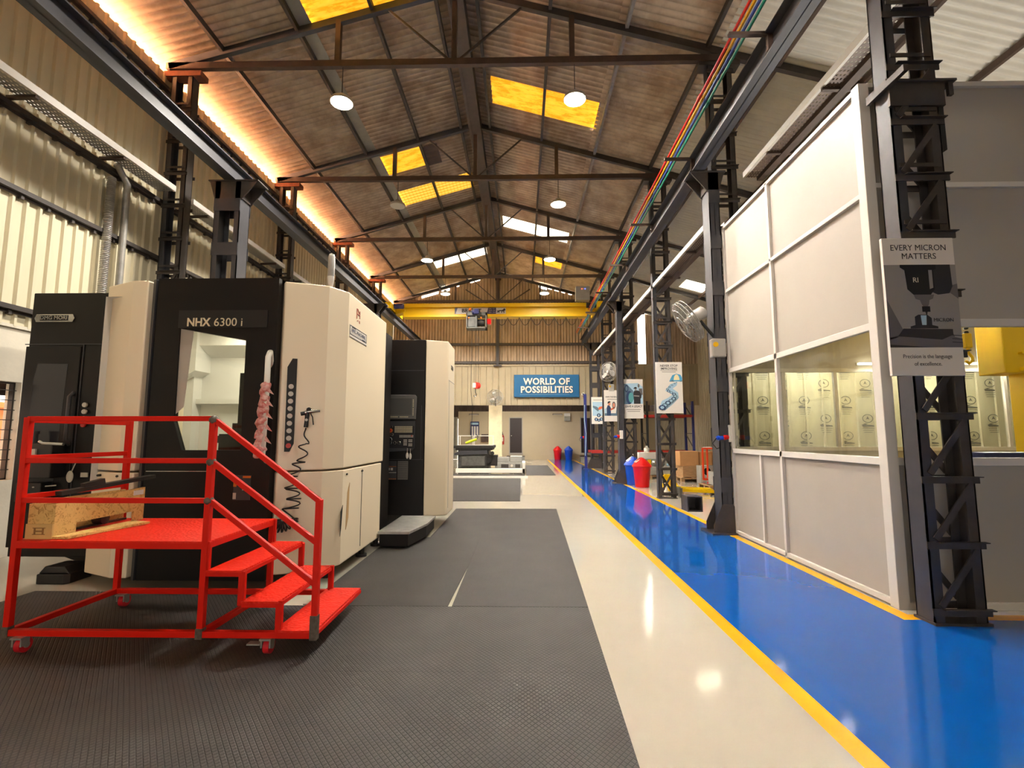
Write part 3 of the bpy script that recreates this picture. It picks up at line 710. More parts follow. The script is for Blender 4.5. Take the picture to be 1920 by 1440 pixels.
# ------------------------------------------------------------ yellow overhead crane
YC = 18.7
def zc(py): return 1.5 + (817 - py) / 920 * YC
cr = thing('overhead_crane', 'yellow overhead travelling crane spanning the hall with white banner', 'crane', (-1.0, YC, 6.2))
g = MB(); g.box(-4.6, 2.5, YC - .12, YC + .2, 6.1, 6.5); g.box(-4.6, 2.5, YC - .2, YC + .28, 6.5, 6.53); g.box(-4.6, 2.5, YC - .24, YC - .18, 6.44, 6.58); g.box(-4.6, 2.5, YC - .18, YC + .26, 6.07, 6.1)
g.build('girder', 'yellow_paint', cr, .005)
for s, x in ((-1, -5.0), (1, 2.93)):
    e = MB(); e.box(x - .12, x + .12, YC - .9, YC + .9, 6.24, 6.46); e.prism([(0, 0), (.36, .1), (.36, .3), (0, .22)], (x + (.1 if s < 0 else -.1), YC - .15, 6.18), (-s, 0, 0), (0, 0, 1), (0, .4, 0)); e.build('end_carriage', 'yellow_paint', cr, .004, fix=True)
    for yy in (YC - .7, YC + .7):
        w = MB(); w.cyl((x - .05, yy, 6.3), (x + .05, yy, 6.3), .09, n=16); w.build('wheel', 'dark_iron', cr)
    mt = MB(); mt.cyl((x - s * .1, YC - .45, 6.42), (x - s * .48, YC - .45, 6.42), .1, n=14); mt.build('drive_motor', 'navy' if s < 0 else 'dark_iron', cr)
bn = MB(); bn.prism([(0, 0), (1.98, 0), (1.98, .24), (0, .24)], (-2.6, YC - .135, 6.19), (1, 0, 0), (0, 0, 1), (0, .01, 0)); b = bn.build('banner', 'poster_white', cr)
bp = MB(); bp.prism([(0, 0), (.03, 0), (.11, .24), (0, .24)], (-2.6, YC - .14, 6.19), (1, 0, 0), (0, 0, 1), (0, .004, 0)); bp.build('banner_stripe', 'lilac_print', b)
bp = MB(); bp.prism([(0, 0), (.36, 0), (.36, .24), (.06, .24)], (-1.36, YC - .14, 6.19), (1, 0, 0), (0, 0, 1), (0, .004, 0)); bp.build('banner_block', 'navy', b)
text('BRIGHT', .19, (-1.95, YC - .142, 6.31), (1, 0, 0), (0, 0, 1), 'letter_black', b, off=.006, xs=1.15)
for i, s in enumerate(('SWL : 5 T', 'SPAN : 8M', 'YEAR : 2024')):
    text(s, .055, (-1.16, YC - .146, 6.385 - i * .07), (1, 0, 0), (0, 0, 1), 'letter_white', b)
lion = [(0, .1), (.05, .12), (.1, .11), (.14, .13), (.24, .13), (.3, .15), (.34, .19), (.38, .2), (.41, .17), (.42, .13), (.38, .11), (.36, .09), (.37, .02), (.33, .02), (.32, .08), (.28, .09), (.27, .02), (.23, .02), (.24, .09), (.16, .09), (.13, .06), (.15, .02), (.11, .02), (.09, .07), (.06, .03), (.02, .03), (.06, .09), (.05, .1)]
lm = MB(); lm.prism(lion, (-.99, YC - .142, 6.2), (.85, 0, 0), (0, 0, 1), (0, .003, 0)); lm.build('lion_emblem', 'letter_dark', b)
# hoist trolley hanging under the girder
ho = MB(); ho.box(-2.08, -1.32, YC - .75, YC - .25, 5.5, 5.54); ho.box(-2.08, -1.32, YC - .75, YC - .25, 5.98, 6.1)
for x in (-2.08, -1.36): ho.box(x, x + .04, YC - .75, YC - .25, 5.5, 6.1)
ho.box(-2.02, -1.75, YC - .7, YC - .3, 5.56, 5.94); ho.box(-1.74, -1.68, YC - .76, YC - .3, 5.54, 5.96)
h = ho.build('hoist_frame', 'grey_iron', cr)
m = MB(); m.cyl((-1.68, YC - .55, 5.74), (-1.4, YC - .55, 5.74), .13, n=16); m.build('drum', 'dark_iron', h)
m = MB(); m.sphere((-1.93, YC - .8, 6.2), .06); m.sphere((-1.98, YC - .78, 5.88), .035); m.sphere((-1.52, YC - .78, 5.88), .035); m.build('orange_caps', 'orange_mark', h)
m = MB(); m.cyl((-1.85, YC - .8, 6.08), (-1.6, YC - .8, 6.08), .08, n=12); m.box(-1.78, -1.62, YC - .88, YC - .7, 6.02, 6.2); m.build('hoist_motor', 'navy', h)
m = MB(); m.box(-1.3, -1.16, YC - .7, YC - .45, 5.66, 5.86); m.build('control_box', 'red_plastic', h)
m = MB(); m.box(2.05, 2.58, YC - .5, YC - .2, 6.62, 7.15); p = m.build('power_cabinet', 'pale_grey', cr, .01)
for i, mm in enumerate(('led_hot', 'white_paint', 'led_blue')): MB().cyl((2.28 + i * .06, YC - .5, 7.05), (2.28 + i * .06, YC - .515, 7.05), .02, n=10).build('indicator', mm, p)
fs = MB()
for k in range(7):
    x = -1.0 + k * .45; fs.tube([(x + .45 * j / 8, YC - .1, 6.04 - .3 * math.sin(PI * j / 8)) for j in range(9)], .012, 6)
fs.build('festoon_cable', 'rubber', cr)
# hoist ropes, block, hook, pendant
rp = MB()
for dx in (-.05, .05): rp.cyl((-1.68 + dx * .8, YC - .5, 5.5), (-1.68 + dx, YC - .5, 3.45), .008, n=6)
rp.build('wire_ropes', 'steel_dark', cr)
hb = MB(); hb.cyl((-1.72, YC - .56, 3.36), (-1.64, YC - .44, 3.36), .12, n=18); hk = hb.build('hook_block', 'led_red', cr)
hb = MB(); hb.box(-1.84, -1.72, YC - .56, YC - .44, 3.28, 3.46); hb.build('side_plate', 'white_enamel', hk)
hb = MB(); hb.tube([(-1.74 + .0, YC - .5, 3.25), (-1.74, YC - .5, 3.1), (-1.70, YC - .5, 3.02), (-1.74, YC - .5, 2.95), (-1.80, YC - .5, 2.99)], .022, 8); hb.build('hook', 'chrome', hk)
pe = MB(); pe.tube([(-1.9, YC - .4, 5.5), (-1.92, YC - .4, 3.2), (-1.86, YC - .4, 2.6), (-1.88, YC - .4, 1.4)], .01, 6); pe.build('pendant_cable', 'rubber', cr)
# ------------------------------------------------------------ milling machine (left)
FX, FZ = (1, 0, 0), (0, 0, 1)
mc = thing('milling_machine', 'large black and cream horizontal milling machine with lit window in its black door', 'machine', (-3.2, 5.6, 0))
YD = 4.87
b = MB(); b.column([(-2.52, 5.0), (-2.46, 4.92), (-2.06, 5.08), (-1.93, 5.32), (-1.93, 6.82), (-2.0, 6.9), (-3.0, 6.9), (-3.0, 6.6), (-2.52, 6.6)], 1.15, 3.1); b.build('upper_housing', 'machine_cream', mc, .012)
b = MB(); b.column([(-2.52, 5.0), (-2.46, 4.92), (-2.06, 5.08), (-1.93, 5.32), (-1.93, 6.75), (-2.0, 6.82), (-2.52, 6.82)], .14, 1.135); lo = b.build('lower_housing', 'machine_cream', mc, .012)
b = MB(); b.box(-1.934, -1.925, 5.95, 5.954, .2, 1.1); b.build('panel_seam', 'dark_recess', lo)
for pts, m, n in (([(5.34, .76), (5.29, .70), (5.285, .44), (5.31, .52)], 'dark_recess', 'vent_slot'), ([(5.53, .98), (5.47, .88), (5.45, .48), (5.48, .52), (5.52, .6)], 'kraft_tape', 'vent_recess')):
    b = MB(); b.prism(pts, (-1.93, 0, 0), (0, 1, 0), FZ, (.004, 0, 0)); b.build(n, m, lo, fix=True)
b = MB()
for y, z in ((5.42, 1.08), (5.44, 1.08), (5.97, 1.08), (5.93, 1.08)): b.cyl((-1.93, y, z), (-1.922, y, z), .01, n=8)
b.build('screw', 'dark_iron', lo)
# black door bay with window opening
outer = [(-3.76, .1), (-2.5, .1), (-2.5, 3.12), (-3.76, 3.12)]
hole = [(-3.505, 2.594), (-2.812, 2.468), (-2.805, 1.357), (-3.40, 1.357), (-3.499, 1.64)]
b = MB(); b.holed(outer, hole, (0, YD, 0), FX, FZ, (0, .06, 0)); b.box(-3.76, -3.7, YD + .06, 5.2, .1, 3.12); b.box(-2.56, -2.5, YD + .06, 5.2, .1, 3.12); b.box(-3.76, -2.5, YD + .06, 5.2, 3.06, 3.12)
dr = b.build('door', 'machine_black', mc, fix=True)
b = MB(); b.box(-3.74, -3.05, YD - .006, YD - .001, 1.146, 1.152); b.build('door_trim', 'chrome', dr)
b = MB(); b.column([(-3.84, 4.95), (-3.82, 4.88), (-3.78, 4.86), (-3.77, 4.95)], .1, 3.11); b.build('door_edge', 'machine_charcoal', dr)
b = MB(); b.box(-3.52, -2.6, YD - .008, YD - .001, 2.6, 2.78); pl = b.build('name_plate', 'plate_black', dr)
text('NHX', .118, (-3.31, YD - .01, 2.652), FX, FZ, 'letter_cream', pl, off=.0035, xs=.92)
text('6300 i', .122, (-3.0, YD - .01, 2.651), FX, FZ, 'letter_cream', pl)
b = MB(); b.box(-3.5, -2.8, YD + .03, YD + .036, 1.3, 2.62); b.build('window_pane', 'pane_machine', dr)
b = MB(); b.prism([(-3.506, 2.593), (-3.371, 2.57), (-3.421, 1.79), (-3.498, 1.72)], (0, YD + .02, 0), FX, FZ, (0, .004, 0)); b.build('window_edge', 'partition_panel', dr, fix=True)  # tan face colour stands in for the reflection in the bevelled frame
# white working chamber behind the window
b = MB(); x0, x1, y0, y1, z0, z1 = -4.36, -2.58, YD + .065, 6.2, 1.0, 2.95
b.add([(x0, y0, z0), (x1, y0, z0), (x1, y1, z0), (x0, y1, z0), (x0, y0, z1), (x1, y0, z1), (x1, y1, z1), (x0, y1, z1)], [(0, 1, 2, 3), (7, 6, 5, 4), (2, 6, 7, 3), (1, 5, 6, 2), (3, 7, 4, 0)])
b.box(x0, x0 + .02, y0 + .6, y1, z0, z1); b.box(-4.14, x1, y1 - .1, y1, 1.9, 1.96); b.prism([(y1, 2.5), (y1 - .25, 2.62), (y1 - .25, 2.95), (y1, 2.95)], (x0, 0, 0), (0, 1, 0), FZ, (x1 - x0, 0, 0)); b.box(x0, -4.12, y1 - .16, y1, 1.0, 2.95); b.prism([(-4.36, 2.1), (-4.02, 2.3), (-4.02, 2.95), (-4.36, 2.95)], (0, y1 - .3, 0), FX, FZ, (0, .3, 0))
ch = b.build('working_chamber', 'interior_white', mc)
b = MB(); b.box(-3.36, -2.9, 5.4, 5.8, 1.0, 1.52); b.box(-3.43, -3.3, 5.42, 5.75, 1.42, 1.5); b.cyl((-3.22, 5.5, 1.5), (-3.22, 5.5, 1.64), .05, n=10); b.box(-3.16, -3.08, 5.4, 5.8, 1.0, 2.2); b.build('pallet_fixture', 'dark_iron', ch)
l = bpy.data.lights.new('chamber_light', 'AREA'); l.size = .5; l.energy = 24; l.color = (1, .93, .8); o = bpy.data.objects.new('chamber_light', l); COL.objects.link(o); o.location = (-.05, -.1, 2.85); o.parent = mc
b = MB(); b.box(-3.6, -2.6, 6.9 - 1.05, 6.9 - .6, 2.9, 2.92); b.build('chamber_lamp', 'white_enamel', ch)
for z, c in ((1.05, 'orange_mark'), (.93, 'button_grey')):
    b = MB(); b.box(-2.85, -2.68, YD - .006, YD, z - .06, z + .06); b.build('warning_sticker', 'machine_charcoal', dr)
    b = MB(); b.box(-2.76, -2.68, YD - .009, YD - .006, z + .035, z + .055); b.box(-2.85, -2.82, YD - .009, YD - .006, z - .05, z + .01); b.build('sticker_print', c, dr)
# wrapped door handle
b = MB(); b.tube([(-2.55, YD + .02, 2.2), (-2.53, YD - .05, 2.34), (-2.52, YD - .1, 2.28), (-2.52, YD - .1, 1.98), (-2.53, YD - .1, 1.3), (-2.53, YD, 1.25)], .028, 10); hd = b.build('door_handle', 'white_paint', mc)
random.seed(3); b = MB(); pts = []; rr = []
for k in range(34):
    z = 2.0 - k * .021; pts.append((-2.535 + .012 * math.sin(k * 1.3) - .0009 * k, YD - .1 + .01 * math.cos(k * 1.7), z)); rr.append(.033 + .016 * random.random() + (.014 if k % 6 == 0 else 0))
b.tube(pts, rr, 12)
for k in range(5): b.prism([(0, 0), (.07, -.03), (.01, .05)], (-2.50, YD - .13, 1.45 + k * .12), FX, FZ, (0, .004, 0))
b.build('bubble_wrap', 'pink_wrap', hd)
# strip of round indicator lights on the cream front
dx, dy = .928, .371   # direction of the angled front face
def ff(x): return 4.92 + (x + 2.46) * (.16 / .40)
b = MB(); u = Vector((.4, .16, 0)).normalized(); nrm = Vector((.16, -.4, 0)).normalized()
b.prism([(0, 0), (.045, .09), (.09, .09), (.09, -.78), (.055, -.86), (.005, -.86)], Vector((-2.405, ff(-2.405), 2.2)) + nrm * .004, u, FZ, nrm * .012); st = b.build('indicator_strip', 'machine_black', mc, fix=True)
for k in range(9):
    c = Vector((-2.365, ff(-2.365), 2.0 - k * .075)) + nrm * .016
    MB().cyl(c, c + nrm * .01, .025, n=16).build('indicator_light', 'button_red' if k == 8 else 'button_grey', st)
# left cream panel and dark gap
b = MB(); b.column([(-3.84, 5.0), (-3.86, 4.86), (-4.02, 4.86), (-4.45, 5.06), (-4.45, 5.5), (-3.84, 5.5)], 1.15, 3.1); b.build('left_panel', 'machine_cream', mc, .012)
b = MB(); b.column([(-3.84, 5.0), (-3.86, 4.86), (-4.02, 4.86), (-4.45, 5.06), (-4.45, 5.5), (-3.84, 5.5)], .12, 1.135); lp = b.build('left_lower_panel', 'machine_cream', mc, .012)
b = MB()
for x in (-4.3, -4.2, -4.02, -3.92): b.cyl((x, 4.99 if x < -4.05 else 4.86, 1.1), (x, 4.95 if x < -4.05 else 4.85, 1.1), .012, n=8)
b.build('screw', 'dark_iron', lp)
# black tool magazine cabinet
b = MB(); b.column([(-4.5, 5.35), (-5.56, 5.35), (-5.62, 5.41), (-5.62, 6.5), (-4.4, 6.5), (-4.4, 5.4)], .2, 3.12); b.prism([(-5.1, .2), (-4.6, .2), (-4.6, -.02 + .1), (-4.8, .1)], (0, 5.45, 0), FX, FZ, (0, .5, 0)); mg = b.build('magazine_cabinet', 'machine_black', mc, .01)
b = MB(); b.box(-5.58, -4.95, 5.335, 5.35, .3, 2.5); md = b.build('magazine_door', 'machine_black', mg, .006)
b = MB(); b.prism([(-5.42, 2.3), (-5.08, 2.3), (-5.12, .95), (-5.46, .95), (-5.46, 2.1)], (0, 5.333, 0), FX, FZ, (0, .004, 0)); b.build('magazine_window', 'pane_dark', md, fix=True)
b = MB(); b.box(-5.6, -4.5, 5.34, 5.348, 2.52, 2.53); b.box(-4.93, -4.92, 5.34, 5.348, .3, 2.52); b.build('seam_trim', 'machine_charcoal', mg)
b = MB(); b.prism([(-.02, 0), (0, .045), (.42, .045), (.44, 0), (.42, -.045), (0, -.045)], (-5.5, 5.335, 2.825), FX, FZ, (0, .008, 0)); bd = b.build('badge', 'chrome', mg, .004, fix=True)
b = MB(); b.box(-5.45, -5.13, 5.331, 5.335, 2.795, 2.855); b.build('badge_face', 'letter_black', bd)
text('DMG MORI', .06, (-5.29, 5.328, 2.825), FX, FZ, 'chrome', bd, off=.001, xs=1.05)
for k, z in enumerate((1.84, 1.765, 1.69, 1.62)): MB().cyl((-4.84, 5.34, z), (-4.84, 5.32, z), .026, n=16).build('cabinet_button', 'button_red' if k == 3 else 'button_grey', mg)
b = MB(); b.tube([(-4.985, 5.34, 1.98), (-4.985, 5.29, 1.93), (-4.985, 5.29, 1.45), (-4.985, 5.34, 1.4)], .02, 8); b.build('cabinet_handle', 'machine_charcoal', mg)
b = MB(); b.box(-5.34, -5.0, 5.16, 5.34, 1.05, 1.42); b.build('valve_block', 'black_plastic', mg, .01)
b = MB(); b.cyl((-5.27, 5.22, 1.42), (-5.27, 5.22, 1.52), .035, n=14); b.cyl((-5.27, 5.22, 1.52), (-5.27, 5.22, 1.55), .045, n=14); b.build('regulator_knob', 'machine_charcoal', mg)
b = MB(); b.tube([(-5.13, 5.15, 1.44), (-5.08, 5.14, 1.42), (-4.86, 5.14, 1.41)], .018, 8); b.build('lever_handle', 'chrome', mg)
b = MB(); b.box(-5.2, -5.16, 5.14, 5.16, 1.28, 1.36); b.box(-4.82, -4.74, 5.33, 5.34, 1.05, 1.1); b.build('small_label', 'button_grey', mg)
b = MB(); b.sphere((-4.89, 5.28, 1.06), .04, sz=1.6, sy=.3); b.cyl((-4.89, 5.29, 1.1), (-4.87, 5.33, 1.24), .006, n=6); b.build('key_tag', 'button_grey', mg)
b = MB(); b.tube([(-5.42, 5.3, .95), (-5.2, 5.2, .955), (-5.05, 5.3, .965)], .008, 6); b.build('cable_tie', 'button_grey', mg)
b = MB(); b.box(-5.4, -5.12, 5.2, 5.33, .8, 1.0); b.build('junction_box', 'black_plastic', mg, .01)
b = MB(); b.box(-5.14, -5.08, 5.195, 5.2, .82, .89); b.build('box_label', 'button_grey', mg)
b = MB(); b.column([(-4.94, 5.06), (-4.66, 5.06), (-4.62, 5.1), (-4.62, 5.36), (-4.94, 5.36)], 0, .1); b.prism([(-4.94, .1), (-4.62, .1), (-4.68, .17), (-4.88, .17)], (0, 5.08, 0), FX, FZ, (0, .26, 0)); b.build('machine_foot', 'black_plastic', mc, .01, fix=True)
b = MB(); b.box(-4.7, -4.5, 5.4, 5.6, 0, .2); b.box(-4.62, -4.3, 5.5, 5.56, .08, .13); b.build('machine_foot', 'black_plastic', mc, .01)
# rear body and roof equipment, feet, signal tower
b = MB(); b.box(-4.4, -2.05, 6.92, 7.6, .15, 3.05); b.build('rear_body', 'machine_black', mc)
b = MB(); b.box(-4.42, -3.92, 6.24, 6.88, .15, 3.05); b.box(-3.9, -2.56, 5.2, 6.5, .12, .95); b.build('base_frame', 'machine_black', mc)
for x, y in ((-2.02, 6.3), (-2.1, 5.4), (-2.02, 6.9)):
    b = MB(); b.cyl((x, y, 0), (x, y, .15), .035, n=10); b.cyl((x, y, 0), (x, y, .03), .07, n=12); b.build('levelling_foot', 'dark_iron', mc)
b = MB(); b.lathe([(.012, 0), (.03, .05), (.036, .12), (.036, .13)], (-2.085, 5.17, 3.1), 16); b.build('tower_stem', 'white_enamel', mc)
b = MB(); b.lathe([(.036, 0), (.036, .22), (.028, .25), (0, .255)], (-2.085, 5.17, 3.23), 16); b.build('signal_tower', 'galv', mc)
# name sticker and red marks on the side
b = MB(); b.box(-1.93, -1.926, 5.36, 5.96, 2.655, 2.745); b.box(-1.93, -1.926, 5.36, 5.96, 2.60, 2.66); sk = b.build('side_sticker', 'poster_white', mc)
b = MB(); z0, z1, y0, y1 = 2.605, 2.74, 5.37, 5.95
for (a, bb, c, d) in ((y0, y1, z1 - .008, z1), (y0, y1, z0 + .03, z0 + .038), (y0, y0 + .008, z0 + .03, z1), (y1 - .008, y1, z0 + .03, z1), (y0, y1, z0 - .002, z0 + .004), (y0 + .06, y0 + .18, z1 - .018, z1), (y1 - .16, y1 - .05, z0 + .03, z0 + .046)): b.box(-1.926, -1.924, a, bb, c, d)
b.build('sticker_border', 'letter_dark', sk)
text('HMC-MACHINE', .062, (-1.923, 5.66, 2.69), (0, 1, 0), FZ, 'lilac_print', sk, xs=1.15)
b = MB()
for a, c in (((5.58, 2.98), (5.58, 2.86)), ((5.68, 2.97), (5.68, 2.88)), ((5.58, 2.92), (5.68, 2.92)), ((5.6, 2.98), (5.66, 2.94)), ((5.6, 2.84), (5.64, 2.85)), ((5.67, 2.85), (5.68, 2.82))): b.bar((-1.928, a[0], a[1]), (-1.928, c[0], c[1]), .008, .012, (1, 0, 0))
b.build('red_mark', 'kumkum', mc)

# ------------------------------------------------------------ air gun with coiled hose hanging on the front
def fp(x, z, o=.03): p = Vector((x, ff(x), z)) + nrm * o; return p
ag = thing('air_gun', 'black and silver air gun with coiled black hose hanging on cream machine front', 'air gun', fp(-2.22, 1.6))
b = MB(); b.tube([fp(-2.24, 1.73, .05), fp(-2.2, 1.745, .05), fp(-2.1, 1.755, .05)], [.018, .024, .012], 10); b.build('barrel', 'chrome', ag)
b = MB(); b.tube([fp(-2.21, 1.74, .05), fp(-2.215, 1.66, .05), fp(-2.22, 1.585, .05)], [.024, .02, .022], 10); b.sphere(fp(-2.2, 1.765, .05), .025); b.cyl(fp(-2.27, 1.72, .05), fp(-2.23, 1.73, .05), .02, n=10); b.build('grip', 'black_plastic', ag)
b = MB(); b.tube([fp(-2.185, 1.73, .05), fp(-2.165, 1.69, .06), fp(-2.155, 1.61, .06)], .006, 6); b.build('trigger', 'black_plastic', ag)
b = MB(); c = fp(-2.217, 1.66, .075); b.cyl(c, c + nrm * .004, .014, n=14); b.build('grip_badge', 'button_grey', ag)
pts = []
for k in range(12): t = k / 11; pts.append(fp(-2.22 - .035 * math.sin(t * 5) * t, 1.58 - .16 * t, .05))
N = 150
for k in range(N):
    t = k / (N - 1); z = 1.42 - .66 * t; xc = -2.25 - .09 * t + .03 * math.sin(t * 9); tr = 10.5 * 2 * PI * t * (.55 + .45 * t)
    a = .035 + .03 * t; pts.append(fp(xc + a * math.cos(tr), z + .022 * math.sin(tr * .5), .05 + .03 * math.sin(tr)))
N = 260
for k in range(N):
    t = k / (N - 1); th = PI * 1.08 - PI * 1.16 * t; R0 = .075; tr = 13 * 2 * PI * t
    R = R0 + .05 * math.cos(tr); pts.append(fp(-2.375 + R * math.cos(th - .2 + PI) * -1 * -1, .66 - R * abs(math.sin(th)) * 1.0 + .02, .05 + .035 * math.sin(tr)))
b = MB(); b.tube(pts, .0065, 7); b.build('coiled_hose', 'rubber', ag)

# ------------------------------------------------------------ control cabinet behind
cc = thing('control_cabinet', 'tall cream and black control cabinet with screen and keypad behind the milling machine', 'control cabinet', (-1.7, 8.5, 0))
YK = 8.06
b = MB(); b.box(-3.2, -1.61, YK, 9.3, .22, 3.1); bk = b.build('black_front', 'machine_black', cc, .008)
b = MB(); b.column([(-1.6, YK), (-1.27, 8.2), (-1.25, 8.24), (-1.25, 8.98), (-1.32, 9.06), (-1.6, 9.3)], .2, 3.1); sh = b.build('cream_side', 'machine_cream', cc, .015)
b = MB(); b.box(-2.3, -1.62, YK - .003, YK, 2.575, 2.585); b.box(-2.3, -1.62, YK - .003, YK, 1.11, 1.116); b.box(-1.66, -1.655, YK - .003, YK, 1.12, 2.0); b.build('seam_trim', 'machine_charcoal', bk)
b = MB(); b.prism([(-2.225, 1.77), (-1.745, 1.77), (-1.735, 2.14), (-1.76, 2.17), (-2.2, 2.17), (-2.225, 2.14)], (0, YK - .06, 0), FX, FZ, (0, .058, 0)); mo = b.build('monitor', 'panel_grey', cc, .008, fix=True)
b = MB(); b.box(-2.175, -1.81, YK - .063, YK - .059, 1.84, 2.11); b.build('screen', 'screen_glass', mo)
def keys(x0, z0, nx, nz, px, pz, w, h, m, name, parent, y):
    for i in range(nx):
        for j in range(nz):
            MB().box(x0 + i * px, x0 + i * px + w, y - .008, y, z0 - j * pz - h, z0 - j * pz).build(name, m, parent)
keys(-2.17, 1.815, 6, 1, .024, .03, .016, .016, 'key_cream', 'soft_key', mo, YK - .06)
keys(-2.0, 1.815, 6, 1, .024, .03, .016, .016, 'key_cream', 'soft_key', mo, YK - .06)
keys(-1.79, 2.09, 1, 5, .02, .026, .014, .016, 'key_cream', 'soft_key', mo, YK - .06)
keys(-1.79, 1.95, 1, 5, .02, .026, .014, .016, 'key_cream', 'soft_key', mo, YK - .06)
b = MB(); b.prism([(-2.215, 1.74), (-1.755, 1.74), (-1.76, 1.3), (-1.8, 1.26), (-2.19, 1.24), (-2.215, 1.27)], (0, YK - .05, 0), FX, FZ, (0, .048, 0)); kp = b.build('key_panel', 'machine_charcoal', cc, .006, fix=True)
YY = YK - .05
b = MB(); b.box(-2.21, -1.76, YY - .003, YY, 1.3, 1.66); b.build('key_field', 'letter_black', kp)
keys(-2.08, 1.655, 12, 5, .0245, .022, .019, .016, 'key_cream', 'keypad_key', kp, YY)
keys(-2.0, 1.51, 9, 2, .026, .022, .019, .016, 'button_grey', 'mode_key', kp, YY)
keys(-1.93, 1.44, 3, 4, .02, .026, .015, .018, 'button_grey', 'axis_key', kp, YY)
keys(-1.85, 1.44, 3, 2, .022, .026, .017, .018, 'button_grey', 'axis_key', kp, YY)
keys(-1.85, 1.375, 3, 2, .022, .026, .017, .018, 'button_grey', 'axis_key', kp, YY)
MB().box(-1.806, -1.79, YY - .01, YY, 1.485, 1.51).build('stop_key', 'button_red', kp)
for x, z, r in ((-2.17, 1.645, .02), (-2.125, 1.645, .02), (-2.185, 1.52, .026), (-2.12, 1.52, .026), (-2.15, 1.44, .036), (-2.18, 1.385, .022), (-2.14, 1.385, .022), (-2.07, 1.385, .027), (-2.0, 1.385, .027)):
    b = MB(); b.lathe([(r, 0), (r, .02), (r * .8, .022), (r * .75, .02)], (x, YY, z), 18, (0, -1, 0)); b.build('dial_ring', 'chrome', kp)
    MB().cyl((x, YY, z), (x, YY - .024, z), r * .7, n=14).build('dial', 'black_plastic', kp)
MB().cyl((-2.148, YY, 1.585), (-2.148, YY - .01, 1.585), .034, n=20).build('stop_collar', 'orange_mark', kp)
MB().cyl((-2.148, YY - .01, 1.585), (-2.148, YY - .03, 1.585), .02, n=16).build('stop_button', 'button_red', kp)
for x, z in ((-1.865, 1.18), (-1.815, 1.17)):
    b = MB(); b.sphere((x, YY - .01, z), .022, sz=2.4, sy=.4); b.cyl((x, YY - .008, z + .05), (x, YY - .004, z + .12), .003, n=6); b.build('key_tag', 'white_enamel', kp)
b = MB(); b.box(-2.03, -1.86, YK - .012, YK - .001, .79, 1.09); vp = b.build('vent_panel', 'panel_grey', cc, .003)
b = MB()
for k in range(9): b.box(-2.02, -1.87, YK - .014, YK - .012, .82 + k * .03, .824 + k * .03)
b.build('vent_slits', 'dark_recess', vp)
b = MB(); b.box(-2.25, -2.05, YK - .012, YK - .001, .79, 1.09); b2 = b.build('socket_panel', 'machine_charcoal', cc, .003)
for z, m, h in ((1.0, 'orange_mark', .006), (.8, 'orange_mark', .006), (.9, 'button_grey', .008)): MB().box(-2.22, -2.05, YK - .015, YK - .012, z, z + h).build('socket_stripe', m, b2)
for x in (-2.19, -2.14): MB().box(x, x + .035, YK - .015, YK - .012, .94, .98).build('socket', 'button_grey', b2)
b = MB(); b.box(-1.25, -1.246, 8.55, 8.8, 2.66, 2.74); bb = b.build('side_badge', 'letter_dark', sh, .004); text('DMG MORI', .045, (-1.243, 8.675, 2.7), (0, 1, 0), FZ, 'chrome', bb)
b = MB(); b.box(-1.25, -1.247, 8.3, 8.97, 2.44, 2.446); b.box(-1.25, -1.247, 8.36, 8.364, .3, 2.44); b.build('panel_seam', 'letter_grey', sh)
b = MB(); b.box(-3.1, -1.7, 8.2, 9.2, .02, .2); b.build('plinth', 'black_plastic', cc)
stp = thing('operator_step', 'low black step with chequered grey top before the control cabinet', 'step', (-1.9, 7.3, 0))
b = MB(); b.column([(-1.9, 6.66), (-1.52, 6.66), (-1.4, 7.3), (-1.4, 7.95), (-1.9, 7.95)], .04, .2); b.build('skirt', 'machine_black', stp, .005)
b = MB(); b.column([(-1.92, 6.64), (-1.5, 6.64), (-1.38, 7.3), (-1.38, 7.97), (-1.92, 7.97)], .2, .235); b.build('tread', 'galv', stp, .004)
for x, y in ((-1.6, 6.75), (-1.48, 7.5)): MB().cyl((x, y, .0145), (x, y, .05), .03, n=10).build('foot', 'dark_iron', stp)
# ------------------------------------------------------------ red wheeled platform stairs
pf = thing('platform_stairs', 'red wheeled steel platform with three steps and handrail beside the milling machine', 'steps', (-2.6, 3.97, 0))
Y0, Y1, XLF, XP = 3.5, 4.42, -3.58, -2.22
T = .042
def rb(p, q, name, m='red_paint', w=T, h=T): return MB().bar(p, q, w, h).build(name, m, pf, .003)
rb((XLF, Y0, .13), (XLF, Y0, 1.62), 'corner_post'); rb((XP, Y0, .13), (XP, Y0, 1.61), 'corner_post')
rb((XLF, Y1, .13), (XLF, Y1, 1.62), 'corner_post'); rb((XP, Y1, .13), (XP, Y1, .75), 'corner_post')
for z in (1.61, 1.31, 1.03): rb((XLF, Y0, z), (XP, Y0, z), 'guard_rail', 'red_paint', .034, .036)
for z in (1.60, 1.33, 1.05): rb((XLF, Y0, z), (XLF, Y1, z), 'guard_rail', 'red_paint', .034, .036)
rb((-1.43, Y0, .15), (-1.43, Y0, 1.04), 'end_post')
for z, z2 in ((1.6, 1.03), (1.3, .74), (1.03, .46)):
    rb((XP + .01, Y0, z), (-1.43, Y0, z2), 'stair_rail', 'red_paint', .034, .036)
    MB().sphere((XP, Y0, z), .034, 10, sx=1.0, sy=1.0).build('weld_joint', 'weld_steel', pf)
for p, q in (((XLF, Y0, .13), (-1.43, Y0, .13)), ((XLF, Y1, .13), (-1.69, Y1, .13)), ((XLF, Y0, .13), (XLF, Y1, .13)), ((XP, Y0, .13), (XP, Y1, .13)), ((-1.70, Y0, .13), (-1.70, Y1, .13))): rb(p, q, 'base_rail')
